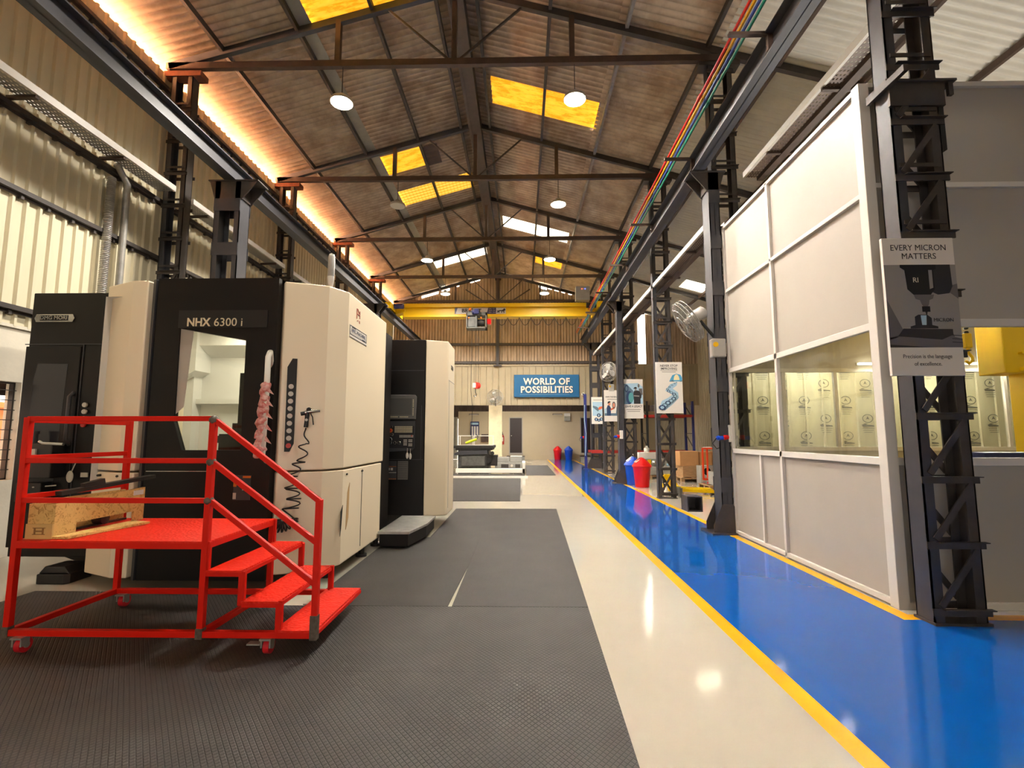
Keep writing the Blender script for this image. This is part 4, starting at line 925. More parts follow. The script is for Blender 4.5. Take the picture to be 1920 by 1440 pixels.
for p in ((XLF, Y0), (XP, Y0), (-1.43, Y0)): MB().box(p[0] - .024, p[0] + .024, p[1] - .025, p[1] + .022, .1, .17 if p[0] < -1.5 else .26).build('weld_joint', 'weld_steel', pf)
MB().box(XLF - .02, XP + .02, Y0 - .02, Y1 + .02, .74, .752).build('platform_deck', 'red_tread', pf)
f = MB()
for a in (Y0, Y1): f.box(XLF, XP, a - .02, a + .02, .70, .74)
for a in (XLF, XP): f.box(a - .02, a + .02, Y0, Y1, .70, .74)
f.build('deck_frame', 'red_paint', pf)
for i, (xa, xb, z) in enumerate(((-2.2, -1.95, .55), (-1.94, -1.68, .345), (-1.67, -1.42, .155))):
    s = MB(); s.box(xa, xb, Y0 - .02, Y1 + .02, z - .006, z + .006); t = s.build('stair_tread', 'red_tread', pf)
    s = MB()
    for a in (Y0, Y1): s.box(xa, xb, a - .015, a + .015, z - .035, z - .006)
    for a in (xa, xb): s.box(a - .012, a + .012, Y0, Y1, z - .03, z - .006)
    s.build('tread_frame', 'red_paint', t)
    if i < 2:
        for a in (Y0, Y1): rb((xb, a, .13 if i == 1 else .32), (xb, a, z), 'step_upright', 'red_paint', .036, .036)
    for a in (Y0, Y1): rb((xa, a, z), (xa, a, z + .2), 'step_upright', 'red_paint', .03, .03)
def castor(x, y, brake):
    c = MB(); c.box(x - .04, x + .04, y - .04, y + .04, .1, .112); c.box(x - .035, x - .025, y - .03, y + .03, .05, .11); c.box(x + .025, x + .035, y - .03, y + .03, .05, .11)
    c = c.build('castor', 'galv', pf)
    w = MB(); w.cyl((x - .02, y + .02, .05), (x + .02, y + .02, .05), .05, n=22); w.build('castor_wheel', 'castor_red', c)
    w = MB(); w.cyl((x - .03, y + .02, .05), (x + .03, y + .02, .05), .02, n=12); w.build('hub', 'galv', c)
    if brake: w = MB(); w.box(x - .12, x - .03, y - .05, y - .0, .075, .085); w.build('brake_pedal', 'galv', c)
castor(-3.46, 3.48, False); castor(-1.75, 3.5, True); castor(-3.5, 4.4, False); castor(-1.72, 4.3, True)

# crate of strand board on the platform, board and dark tool on it
Zp = .766
pf.location.z = .0125
ct = thing('wooden_crate', 'strand board crate lying on the red platform behind the guard rail', 'crate', (-3.45, 3.9, Zp))
b = MB(); b.box(-3.555, -3.36, 3.54, 3.56, Zp, Zp + .245); b.build('end_panel', 'osb', ct)
b = MB(); b.box(-3.555, -3.36, 3.528, 3.54, Zp, Zp + .105); e = b.build('end_batten', 'ply', ct)
b = MB(); b.box(-3.5, -3.41, 3.524, 3.528, Zp + .03, Zp + .035); b.box(-3.5, -3.41, 3.524, 3.528, Zp + .075, Zp + .08); b.box(-3.49, -3.48, 3.524, 3.528, Zp + .035, Zp + .075); b.box(-3.43, -3.42, 3.524, 3.528, Zp + .035, Zp + .075); b.box(-3.48, -3.43, 3.524, 3.528, Zp + .05, Zp + .06); b.build('stamp', 'ply_print', e)
b = MB(); b.prism([(3.56, 0), (3.72, 0), (3.72, .085), (4.27, .085), (4.27, 0), (4.38, 0), (4.38, .28), (3.56, .245)], (-3.36, 0, Zp), (0, 1, 0), FZ, (-.02, 0, 0)); sp = b.build('side_panel', 'osb', ct, fix=True)
b = MB(); b.box(-3.555, -3.535, 3.56, 4.38, Zp, Zp + .26); b.build('side_panel', 'osb', ct)
b = MB(); b.box(-3.36, -3.357, 4.25, 4.36, Zp + .22, Zp + .26); b.build('paper_label', 'poster_white', sp)
b = MB(); b.box(-3.53, -3.5, 3.57, 4.37, Zp + .0, Zp + .015); b.build('bottom_board', 'steel_brown', ct)
MBb = MB(); MBb.column([(-3.36, 3.47 + .06), (-3.24, 3.53), (-3.13, 4.16), (-3.32, 4.2)], Zp + .002, Zp + .018); tag(MBb.build('loose_board', 'osb'), 'thin loose strand board lying before the crate on the red platform', 'board')
tl = MB(); tl.bar((-3.5, 3.7, Zp + .3), (-3.33, 4.42, Zp + .37), .07, .03); tl.bar((-3.46, 3.86, Zp + .33), (-3.42, 4.0, Zp + .36), .05, .06); tag(tl.build('dark_bar', 'dark_iron'), 'dark metal bar lying across the strand board crate', 'bar')
cyl = MB(); cyl.cyl((-3.5, 4.05, Zp + .06), (-3.42, 4.05, Zp + .06), .045, n=18); tag(cyl.build('round_fitting', 'rubber'), 'small black round fitting inside the strand board crate', 'fitting')

# rubber mats
mats = []
def rmat(x0, x1, y0, y1, m, label, z=.012):
    ex = lambda y: .475 + .0217 * y if x1 == 'edge' else x1 - .0005
    b = MB(); b.column([(x0 + .0005, y0 + .0005), (ex(y0), y0 + .0005), (ex(y1), y1 - .0005), (x0 + .0005, y1 - .0005)], .001, z); tag(b.build('rubber_mat', m), label, 'mat', 'black rubber mats')
rmat(-.55, 'edge', 1.2, 3.28, 'mat_diamond', 'black lattice rubber mat nearest the camera at the cream floor edge')
rmat(-2.5, -.55, 1.2, 3.27, 'mat_diamond', 'black lattice rubber mat at the bottom of the photo, left of centre')
rmat(-5.2, -2.5, 1.2, 3.26, 'mat_diamond', 'black lattice rubber mat in the bottom left corner')
rmat(-.5, 'edge', 3.28, 4.47, 'mat_diamond', 'black lattice rubber mat at the floor edge, second row from the camera')
rmat(-2.4, -.5, 3.27, 4.47, 'mat_diamond', 'black lattice rubber mat under the red stair steps')
rmat(-4.7, -2.4, 3.26, 4.82, 'mat_diamond', 'black lattice rubber mat under the red platform')
rmat(-.62, 'edge', 4.475, 7.4, 'mat_fine', 'smooth black mat right of the pale seam, before the milling machine side', .014)
b = MB(); b.column([(-1.92, 4.475), (-.66, 4.475), (-.622, 5.9), (-.622, 7.399), (-1.92, 7.399)], .001, .013); tag(b.build('rubber_mat', 'mat_fine'), 'smooth black mat along the side of the milling machine', 'mat', 'black rubber mats')
rmat(-1.36, 'edge', 7.4, 10.28, 'mat_fine', 'smooth black mat in front of the control cabinet side')
rmat(-2.6, -.05, 11.5, 17.5, 'mat_fine', 'dark mat across the floor beyond the control cabinet')
rmat(.16, 1.28, 19.0, 25.2, 'mat_fine', 'far dark mat right of the grey machine bed')
rmat(-3.0, .1, 18.2, 19.4, 'mat_fine', 'far dark mat in front of the grey machine bed')
# ------------------------------------------------------------ white partition cabin on the right
CX, CY0, CY1, CX1, CZ = 3.27, 4.5, 7.8, 8.4, 4.88
cb = thing('partition_cabin', 'tall white panelled cabin with windows on the right of the walkway', 'cabin', (5.8, 6.1, 0))
# panels of the long side (facing the walkway)
SY = [CY0 + .07, 6.33, CY1 - .06]
def side_panel(y0, y1, z0, z1, n='wall_panel'): MB().box(CX + .03, CX + .05, y0, y1, z0, z1).build(n, 'partition_panel', cb)
for (a, b_) in ((SY[0], SY[1]), (SY[1], SY[2])):
    side_panel(a, b_, 2.52, 3.8); side_panel(a, b_, 3.8, CZ - .03); side_panel(a, b_, .04, 1.27)
def frame(p, q, w=.05, h=.05, n='frame_bar'): return MB().bar(p, q, w, h).build(n, 'aluminium_white', cb, .004)
for y in (6.33, CY1 - .03): frame((CX + .02, y, .0), (CX + .02, y, CZ), .05, .055)
frame((CX + .02, 6.88, .03), (CX + .02, 6.88, 1.25), .045, .045)
for z, h in ((.04, .05), (1.27, .07), (2.52, .07), (3.8, .05), (CZ - .02, .05)): frame((CX + .02, CY0 + .05, z), (CX + .02, CY1, z), .05, h)
MB().box(CX - .01, CX + .09, CY0 - .005, CY0 + .1, 0, CZ + .02).build('corner_post', 'aluminium_white', cb, .005)
def pane(y0, y1, m, n='window_pane'): MB().box(CX + .035, CX + .041, y0, y1, 1.3, 2.49).build(n, m, cb)
pane(SY[0] + .03, 6.3, 'pane_film'); pane(6.36, CY1 - .06, 'pane_clear')
sl = MB()
for y in (6.42, CY1 - .1): sl.box(CX + .05, CX + .075, y, y + .035, 1.3, 2.49)
sl.build('sliding_sash', 'aluminium_white', cb)
MB().box(CX + .03, CX + .05, CY1 - .14, CY1 - .11, 1.34, 1.5).build('sash_handle', 'galv', cb)
# front side facing the photographer
def fpanel(z0, z1): MB().box(CX + .08, CX1, CY0 + .03, CY0 + .05, z0, z1).build('wall_panel', 'partition_panel', cb)
fpanel(.06, 1.24); fpanel(2.56, 3.84); fpanel(3.88, CZ)
for z, h in ((.03, .06), (1.27, .07), (2.53, .07), (3.86, .05), (CZ, .05)): frame((CX + .08, CY0 + .02, z), (CX1, CY0 + .02, z), .05, h)
for x in (5.9, CX1): frame((x, CY0 + .02, 0), (x, CY0 + .02, CZ), .05, .055)
MB().box(CX + .09, CX1, CY0 + .036, CY0 + .042, 1.3, 2.5).build('window_pane', 'pane_clear', cb)
# far side with window, inner sill
for z0, z1 in ((.04, 1.27), (2.52, CZ)): MB().box(CX + .08, CX1, CY1 - .05, CY1 - .03, z0, z1).build('wall_panel', 'partition_panel', cb)
for z in (1.3, 2.52): frame((CX + .08, CY1 - .05, z), (CX1, CY1 - .05, z), .06, .06)
for x in (4.1, 4.9, 5.75, 6.6, 7.5): frame((x, CY1 - .05, 1.3), (x, CY1 - .05, 2.52), .05, .05)
MB().box(CX + .1, CX1, CY1 - .045, CY1 - .039, 1.33, 2.49).build('window_pane', 'pane_clear', cb)
MB().box(CX1 - .03, CX1, CY0, CY1, 0, CZ).build('wall_panel', 'partition_panel', cb)
# film covered cladding sheets stacked behind the cabin's far window
fw = MB(); corr_sheet(fw, (3.95, 8.75, 0), (1, 0, 0), (0, 0, 1), 4.5, 2.95, .3, .02, prof='trap', rib=.2); fw.box(3.95, 8.45, 8.76, 8.8, 0, 2.95)
fs_ = tag(fw.build('film_wall', 'film_panel'), 'film covered cream sheet wall with grey printed logos seen through the cabin windows', 'wall sheet')
random.seed(11)
for k in range(12):
    x = 4.25 + k * .36
    for j in range(4):
        z = .75 + j * .62 + (.3 if k % 2 else 0)
        if z > 2.7: continue
        b = MB(); rg = circ(0, .13, .075, 16); b.holed([(p[0] * 1.25, p[1]) for p in rg], [(p[0] * 1.08, .13 + (p[1] - .13) * .85) for p in rg], (x, 8.735, z), FX, FZ, (0, -.002, 0))
        b.prism([(-.03, .11), (0, .17), (.03, .11), (0, .125)], (x, 8.735, z), FX, FZ, (0, -.002, 0))
        b.prism([(-.1, 0), (-.11, .02), (-.05, .045), (0, .035), (-.05, .02), (.02, .02), (.1, .01), (.11, -.01), (-.09, -.012)], (x, 8.735, z), FX, FZ, (0, -.002, 0))
        for q in range(3): b.box(x - .1 + q * .01, x + .1 - q * .015, 8.733, 8.735, z - .045 - q * .035, z - .037 - q * .035)
        b.build('printed_logo', 'film_print', fs_)
# tube lights inside the cabin, followed by added unseen ones
def tube(x0, x1, y, z, label, rx=-62, e=42, s=1):
    t = thing('tube_light', label, 'tube light', ((x0 + x1) / 2, y, z), 'white tube lights')
    MB().box(x0, x1, min(y + s * .015, y + s * .05), max(y + s * .015, y + s * .05), z - .02, z + .02).build('batten', 'white_enamel', t)
    MB().cyl((x0 + .02, y, z), (x1 - .02, y, z), .016, n=10).build('tube', 'tube_face', t)
    l = bpy.data.lights.new('tube_light', 'AREA'); l.shape = 'RECTANGLE'; l.size = x1 - x0; l.size_y = .05; l.energy = e; l.color = (1, .96, .88)
    o = bpy.data.objects.new('tube_glow', l); COL.objects.link(o); o.location = (0, -.03 * s, 0); o.rotation_euler = (math.radians(rx), 0, 0); o.parent = t
tube(6.9, 7.6, CY1 - .09, 2.62, 'bright tube light above the cabin far window at the right edge')
tube(5.25, 6.25, CY1 - .09, 2.62, 'bright tube light above the cabin far window behind the micron poster')
for x in (4.4, 6.6): tube(x, x + 1.2, CY1 + .06, 2.8, 'added unseen tube light on the back of the cabin, ' + ('left' if x < 5 else 'right') + ' one, lighting the film covered wall', 50, 34, -1)  # unseen lamps added to brighten the sheet wall behind the cabin
for x in (4.2, 6.4): tube(x, x + 1.2, CY1 - .09, 3.5, 'added unseen tube light high on the cabin far wall, ' + ('left' if x < 5 else 'right') + ' one, above view', -135, 50)  # unseen uplights added to brighten the aisle roof
# yellow post crane inside, with hook
jc = thing('jib_crane', 'yellow jib crane with deep box arm inside the cabin at the right edge', 'crane', (6.4, 5.9, 0))
b = MB(); b.box(5.98, 6.3, 5.9, 6.12, 0, 2.3); b.box(5.95, 6.5, 5.75, 6.25, 0, .03); b.build('post', 'yellow_paint', jc, .01)
b = MB(); b.box(5.7, 6.5, 5.85, 6.2, 2.24, 4.2); b.build('head_box', 'yellow_paint', jc, .01)
b = MB(); b.box(5.86, 6.9, 5.8, 5.85, 2.26, 2.3); b.box(5.86, 6.9, 5.8, 5.85, 2.46, 2.48); b.build('head_flange', 'yellow_paint', jc)
hk = thing('chain_hook', 'small yellow hook hanging on a chain inside the cabin beside the poster', 'hook', (5.42, 6.0, 2.4))
b = MB()
for k in range(16): b.lathe([(.018, 0), (.026, .014), (.018, .028)], (5.42, 6.0, 2.74 + k * .05), 8)
b.build('chain', 'dark_iron', hk)
b = MB(); b.box(5.38, 5.46, 5.97, 6.03, 2.56, 2.74); b.build('block', 'yellow_paint', hk, .01)
b = MB(); b.tube([(5.42, 6, 2.56), (5.42, 6, 2.5), (5.46, 6, 2.45), (5.46, 6, 2.4), (5.42, 6, 2.37), (5.38, 6, 2.4)], .018, 8); b.build('hook', 'yellow_paint', hk)
tag(MB().box(4.35, 5.2, 4.75, 5.1, 1.18, 1.34).build('dark_case', 'navy'), 'dark blue case top showing behind the cabin front window sill', 'case')
MB().box(4.2, 5.4, 4.7, 5.3, 1.14, 1.178).build('work_shelf', 'pale_grey')
o = bpy.data.objects['work_shelf']; tag(o, 'grey shelf board under the window inside the cabin', 'shelf')
b = MB()
for x in (4.22, 5.36): b.box(x, x + .04, 4.75, 5.25, 0, 1.14)
b.build('shelf_leg', 'pale_grey', o)
fdb = MB(); fdb.box(3.78, 3.86, 4.28, 4.4, 4.08, 4.5); fdb.box(3.70, 3.8, 4.3, 4.36, 4.2, 4.26); tag(fdb.build('flood_light', 'black_plastic'), 'dark flat flood light on the right flank of the nearest lattice column', 'light')

# ------------------------------------------------------------ posters on the columns
def poster(x0, x1, y, z0, z1, label):
    t = thing('poster', label, 'poster', ((x0 + x1) / 2, y, z0), 'hanging posters on the columns')
    y -= .06
    MB().box(x0, x1, y, y + .03, z0, z1).build('board', 'poster_white', t, .003)
    w = x1 - x0; h = z1 - z0
    def poly(pts, m, n='printed_shape', lay=1):
        b = MB(); b.prism(pts, (x0, y - .0012 * lay, z0), (w, 0, 0), (0, 0, h), (0, .001, 0)); return b.build(n, m, t, fix=True)
    def tx(s, size, u, v, m='letter_dark', off=0.0, xs=1.0, lay=2): return text(s, size, (x0 + u * w, y - .0014 * lay, z0 + v * h), FX, FZ, m, t, off=off, ext=.0005, xs=xs)
    return t, poly, tx, w, h
t, poly, tx, w, h = poster(3.04, 3.63, 4.12, 1.99, 3.16, 'large poster reading every micron matters with spindle photo on nearest column')
poly([(.0, .2), (1, .2), (1, .8), (.0, .8)], 'poster_photo_grey')
poly([(.0, .55), (.22, .3), (0, .25)], 'poster_mid', lay=2); poly([(.8, .63), (1, .55), (1, .66)], 'poster_mid', lay=2)
poly([(.0, .2), (1, .2), (1, .26), (.9, .275), (.86, .33), (.2, .33), (.12, .28), (0, .27)], 'poster_mid', lay=2)
poly([(.12, .28), (.72, .255), (.88, .29), (.88, .33), (.2, .335)], 'poster_dark', lay=3); poly([(0, .22), (.6, .2), (0, .2)], 'poster_dark', lay=3)
for i in range(3): poly([(.86, .29 - i * .025), (1, .285 - i * .025), (1, .28 - i * .025), (.86, .285 - i * .025)], 'poster_dark', lay=3)
poly([(.3, .335), (.68, .335), (.68, .35), (.6, .36), (.6, .41), (.54, .435), (.42, .435), (.37, .42), (.37, .36), (.3, .35)], 'poster_dark', lay=4); poly([(.46, .36), (.52, .36), (.53, .43), (.45, .43)], 'poster_pale_blue', lay=5)
poly([(.68, .8), (.92, .8), (.93, .64), (.88, .59), (.72, .58), (.64, .6)], 'poster_dark', lay=3)
poly([(.22, .8), (.72, .8), (.72, .77), (.68, .76), (.68, .62), (.62, .58), (.38, .58), (.3, .62), (.28, .76), (.22, .78)], 'letter_black', lay=4)
poly([(.61, .62), (.66, .63), (.66, .76), (.61, .76)], 'poster_photo_grey', lay=5)
poly([(.38, .58), (.66, .58), (.64, .55), (.59, .54), (.58, .51), (.56, .495), (.5, .495), (.48, .51), (.46, .54), (.4, .55)], 'poster_mid', lay=5)
poly([(.48, .495), (.59, .495), (.59, .455), (.48, .455)], 'letter_black', lay=5); poly([(.52, .455), (.55, .455), (.535, .42)], 'poster_dark', lay=5)
tx('EVERY MICRON', .072, .5, .925, xs=.92); tx('MATTERS', .072, .5, .862, xs=.95); tx('RI', .06, .42, .685, 'letter_white', lay=6); tx('I MICRON', .042, .74, .395, lay=6)
tx('Precision is the language', .046, .5, .135, xs=.88); tx('of excellence.', .046, .5, .082, xs=.88)
t, poly, tx, w, h = poster(3.26, 3.9, 12.0, 2.04, 3.29, 'white poster of a gear path winding up to a blue sky')
tx('NEVER STOP', .075, .5, .925, off=.001); tx('IMPROVING', .075, .5, .868, off=.001)
for z, q in ((.83, .32), (.8, .26)): poly([(.5 - q, z), (.5 + q, z), (.5 + q, z + .008), (.5 - q, z + .008)], 'letter_grey')
poly([(.5, .62), (.62, .74), (.78, .77), (.93, .75), (.99, .69), (.99, .62)], 'poster_sky'); poly(circ(.78, .645, .11, 14, 0, PI, False), 'poster_sun', lay=2); poly([(.5, .615), (.7, .615), (.62, .645)], 'poster_steel', lay=2); poly([(.88, .615), (.99, .615), (.99, .645)], 'poster_steel', lay=2)
poly([(.34, .44), (.52, .56), (.72, .6), (.8, .6), (.78, .54), (.62, .48), (.82, .4), (.84, .3), (.62, .18), (.3, .05), (.1, .1), (.2, .24), (.44, .3), (.6, .36)], 'poster_pale_blue')
path = [(.2, .11, .15), (.3, .15, .13), (.42, .2, .12), (.54, .24, .11), (.64, .28, .1), (.7, .33, .09), (.66, .37, .08), (.56, .4, .07), (.46, .43, .07), (.42, .47, .06), (.5, .51, .05), (.6, .545, .045), (.7, .575, .035), (.77, .6, .03)]
for i, (u, v, r) in enumerate(path[::-1]):
    g = []
    for k in range(20): a = 2 * PI * k / 20; rr = r * (1 if k % 2 else .84); g.append((u + rr * math.cos(a), v + rr * math.sin(a) * .36))
    poly(g, ['poster_steel', 'poster_navy'][i % 2], 'printed_gear', 3 + i); poly([(u + r * .5 * math.cos(a), v + r * .2 * math.sin(a)) for a in [2 * PI * k / 10 for k in range(10)]], 'poster_pale_blue', 'printed_gear', 3.5 + i)
t, poly, tx, w, h = poster(3.27, 3.9, 15.9, 2.05, 3.32, 'white poster reading leave a legacy with a man before turbines')
poly([(.0, .37), (.98, .37), (.98, .8), (.75, .9), (.0, .88)], 'poster_pale_blue'); poly([(.02, .36), (.3, .36), (.55, .5), (.5, .7), (.2, .86), (.02, .88)], 'poster_steel', lay=2)
poly(circ(.3, .53, .17, 18), 'poster_navy', lay=3); poly(circ(.38, .53, .13, 18), 'poster_teal', lay=4); poly(circ(.16, .76, .1, 16), 'poster_navy', lay=3); poly(circ(.16, .76, .06, 16), 'poster_steel', lay=4)
poly([(.78, .76), (.95, .76), (.98, .6), (.85, .6)], 'poster_mid', lay=3); poly(circ(.78, .83, .05, 12), 'poster_mid', lay=3)
poly([(.52, .37), (.52, .5), (.5, .58), (.52, .68), (.6, .72), (.8, .7), (.92, .6), (.9, .52), (.86, .5), (.86, .37)], 'poster_dark', 'printed_figure', 4); poly(circ(.62, .745, .05, 12), 'poster_photo_grey', 'printed_figure', 5); poly([(.5, .755), (.68, .755), (.68, .79), (.6, .8), (.55, .785)], 'letter_black', 'printed_figure', 6); poly([(.52, .56), (.8, .55), (.8, .58), (.52, .59)], 'poster_photo_grey', 'printed_figure', 6)
tx('LEAVE A LEGACY', .1, .5, .305, off=.002, xs=.72)
for z, q in ((.22, .36), (.175, .32)): poly([(.5 - q, z), (.5 + q, z), (.5 + q, z + .014), (.5 - q, z + .014)], 'letter_grey')
t, poly, tx, w, h = poster(3.3, 3.95, 19.85, 2.07, 3.33, 'white poster of a worker in navy looking at a round part')
tx('OWN THE RESULT', .075, .5, .78, off=.002, xs=.85); poly([(.2, .7), (.8, .7), (.8, .715), (.2, .715)], 'letter_grey')
poly([(.02, .18), (.98, .18), (.98, .26), (.02, .26)], 'poster_steel'); poly([(.72, .26), (.98, .26), (.98, .5), (.82, .55), (.76, .45)], 'poster_steel', lay=1); poly([(.02, .26), (.14, .26), (.14, .42), (.02, .4)], 'poster_pale_blue')
poly([(.16, .18), (.15, .42), (.22, .52), (.34, .5), (.42, .42), (.4, .18)], 'poster_navy', 'printed_figure', 2); poly([(.24, .52), (.26, .6), (.38, .6), (.4, .55), (.35, .5)], 'poster_skin', 'printed_figure', 3); poly([(.22, .56), (.22, .62), (.32, .65), (.42, .62), (.34, .6)], 'poster_dark', 'printed_figure', 4)
poly([(.36, .34), (.62, .4), (.68, .46), (.56, .46), (.42, .4)], 'poster_orange', 'printed_figure', 3); poly(circ(.6, .52, .11, 16), 'poster_mid', 'printed_wheel', 3); poly(circ(.6, .52, .07, 16), 'poster_skin', 'printed_wheel', 4)
t, poly, tx, w, h = poster(3.15, 3.74, 22.4, 2.03, 3.25, 'pale poster of two hands joined above a cluster of gears')
poly([(.08, .3), (.95, .3), (.95, .82), (.08, .82)], 'poster_pale_blue'); poly([(.1, .62), (.5, .46), (.62, .56), (.4, .64), (.12, .68)], 'poster_steel', lay=2); poly([(.95, .66), (.6, .64), (.5, .56), (.62, .52), (.95, .62)], 'poster_orange', lay=3)
for u, v, r in ((.55, .32, .16), (.35, .17, .15), (.75, .18, .15), (.56, .14, .13)): poly([(u + (r if k % 2 else r * .8) * math.cos(2 * PI * k / 18), v + (r if k % 2 else r * .8) * .5 * math.sin(2 * PI * k / 18)) for k in range(18)], 'poster_navy', 'printed_gear', 3); poly(circ(u, v, r * .3, 8), 'poster_pale_blue', 'printed_gear', 4)
poly([(.15, .88), (.85, .88), (.85, .9), (.15, .9)], 'letter_grey')

# sign on the far cladding
sg = thing('wall_sign', 'blue sign reading world of possibilities on the far cream wall', 'sign', (1.2, 23.85, 3.37))
MB().box(-.39, 2.78, 23.82, 23.87, 3.37, 4.47).build('board', 'sign_blue', sg, .01)
for s, z in (('WORLD OF', 4.12), ('POSSIBILITIES', 3.72)):
    text(s, .44, (1.215, 23.812, z - .015), FX, FZ, 'shadow_navy', sg, 'letter_shadow', off=.02, ext=.003, xs=.93, spacing=1.06)
    text(s, .44, (1.2, 23.80, z), FX, FZ, 'letter_white', sg, off=.014, ext=.004, xs=.93, spacing=1.06)
b = MB(); b.box(-.1, 2.3, 23.816, 23.82, 3.5, 3.506); b.build('underline', 'poster_pale_blue', sg)
# ------------------------------------------------------------ fans
def fan(c, d, wall, r, label, box):
    """caged fan at c facing d, arm to wall point, switch box"""
    c = Vector(c); d = Vector(d).normalized(); t = thing('wall_fan', label, 'fan', c, 'grey caged wall fans')
    u = d.orthogonal().normalized(); w = d.cross(u)
    cg = MB()
    for rr, off in ((r, 0), (r * .98, .05), (r * .72, .09), (r * .4, .11), (r * .98, -.06), (r * .6, -.1)):
        cg.tube([c + d * off + (u * math.cos(2 * PI * k / 28) + w * math.sin(2 * PI * k / 28)) * rr for k in range(28)], .007, 5, closed=True)
    for k in range(36):
        a = 2 * PI * k / 36; q = u * math.cos(a) + w * math.sin(a)
        cg.tube([c + d * .12 + q * .06, c + d * .1 + q * r * .5, c + d * .05 + q * r * .96, c + q * r, c - d * .06 + q * r * .96, c - d * .11 + q * r * .35], .004, 4)
    cg.build('cage', 'galv', t)
    bl = MB()
    for k in range(3):
        a = 2 * PI * k / 3; q = u * math.cos(a) + w * math.sin(a); p = d.cross(q)
        bl.prism([(.06, -.03), (r * .5, -.11), (r * .85, -.08), (r * .85, .08), (r * .4, .1), (.06, .03)], c, q, (p + d * .35).normalized(), d * .008)
    bl.build('blades', 'pale_grey', t, fix=True)
    m = MB(); m.tube([c + d * .06, c - d * .1, c - d * .14, c - d * .3, c - d * .34], [.05, .06, .105, .1, .04], 16); m.build('motor', 'lamp_housing', t)
    wall = Vector(wall); a = MB(); a.tube([c - d * .22 + Vector((0, 0, -.08)), c - d * .26 + Vector((0, 0, -.16)), wall], .025, 8); a.build('arm', 'rubber', t)
    if box:
        b = MB(); b.box(wall.x - .1, wall.x + .12, wall.y - .12, wall.y + .02, wall.z - .32, wall.z - .02); b = b.build('switch_box', 'lamp_housing', t, .02)
        k = MB(); k.cyl((wall.x - .05, wall.y - .12, wall.z - .12), (wall.x - .05, wall.y - .14, wall.z - .12), .04, n=14); k.build('speed_knob', 'yellow_paint', b)
fan((2.68, 7.86, 3.34), (-.85, .12, -.52), (3.12, 7.86, 3.06), .36, 'large caged fan tilted down near the cabin corner column', True)
fan((3.46, 19.6, 4.05), (-.7, -.7, .1), (3.6, 19.9, 3.6), .4, 'caged fan on the column above the worker poster', True)
fan((-1.28, 23.3, 3.32), (0, -1, 0), (-1.28, 23.82, 2.95), .38, 'caged fan facing forward on the cream pillar at the far end', False)
# power socket boxes on the columns
def socket(x, y, z, label):
    t = thing('power_socket', label, 'socket', (x, y, z), 'red and blue power sockets')
    MB().box(x - .02, x + .09, y - .1, y + .02, z, z + .27).build('box', 'white_enamel', t, .01)
    m = MB(); m.cyl((x - .02, y - .05, z + .08), (x - .1, y - .06, z + .07), .052, n=16); m.build('outlet', 'red_plastic', t)
    m = MB(); m.cyl((x - .1, y - .06, z + .07), (x - .17, y - .065, z + .065), .042, n=16); m.cyl((x - .17, y - .065, z + .065), (x - .2, y - .065, z + .063), .03, n=12); m.build('plug', 'blue_plastic', t)
    m = MB()
    for k in range(3): m.box(x - .022, x - .02, y - .09 + k * .03, y - .075 + k * .03, z + .16, z + .2)
    m.build('switches', 'dark_iron', t)
    m = MB(); m.tube([(x - .2, y - .065, z + .063), (x - .26, y - .06, z - .02), (x - .2, y - .06, z - .1), (x - .08, y - .06, z - .07), (x - .05, y - .06, z + .03)], .008, 6); m.build('cable', 'rubber', t)
socket(3.24, 7.86, 1.4, 'socket box with red outlet and blue plug at the cabin corner column')
socket(3.1, 15.75, 1.4, 'socket box with red outlet on the column behind the bins')
socket(2.9, 23.0, 1.35, 'small red socket on the column at the end of the walkway')
# bins
def bin_(x, y, m, label, s=1.0):
    t = thing('swing_bin', label, 'bin', (x, y, 0), 'plastic swing lid bins')
    b = MB(); b.lathe([(.0, .0), (.19 * s, 0), (.2 * s, .02), (.255 * s, .56), (.262 * s, .58), (.262 * s, .6), (.24 * s, .6), (.0, .59)], (x, y, 0), 28); b.build('body', m, t)
    b = MB(); b.lathe([(.27 * s, .585), (.285 * s, .6), (.28 * s, .635), (.27 * s, .64)], (x, y, 0), 28); n = 28; q = x / y; rows = []
    for f, z in ((.268, .638), (.262, .66), (.17, .76), (.05, .855), (.02, .862), (.0, .862)): rows += [(x + f * s * math.cos(2 * PI * k / n) + q * .2 * s * math.sin(2 * PI * k / n) * (1 - f / .268), y + (.268 - .06 * (1 - f / .268)) * s * math.sin(2 * PI * k / n), z - .0) for k in range(n)]
    b.add(rows, [(i * n + k, i * n + (k + 1) % n, (i + 1) * n + (k + 1) % n, (i + 1) * n + k) for i in range(5) for k in range(n)], 0, False); l = b.build('lid', m, t)
    b = MB(); b.prism([(-.15, 0), (.15, 0), (.15, .2), (-.15, .2)], (x - .2, y - .02, .72), (0, 1, 0), (.78, 0, .62), (-.006, 0, .008)); b.build('swing_flap', 'white_paint' if s > .99 else m, l, fix=True)
    b = MB()
    for d in (-.04, .04): b.box(x + d - .012, x + d + .012, y - .262 * s, y - .24 * s, .53, .56)
    b.build('handle_clip', m, t)
bin_(3.52, 14.7, 'red_plastic', 'red swing lid bin beside the walkway'); bin_(3.42, 15.35, 'blue_plastic', 'blue swing lid bin half hidden behind the red bin')
bin_(2.22, 31.0, 'red_plastic', 'small looking red bin against the annex wall', .99); bin_(2.9, 31.0, 'blue_plastic', 'blue bin against the annex wall beside a red one', .99)
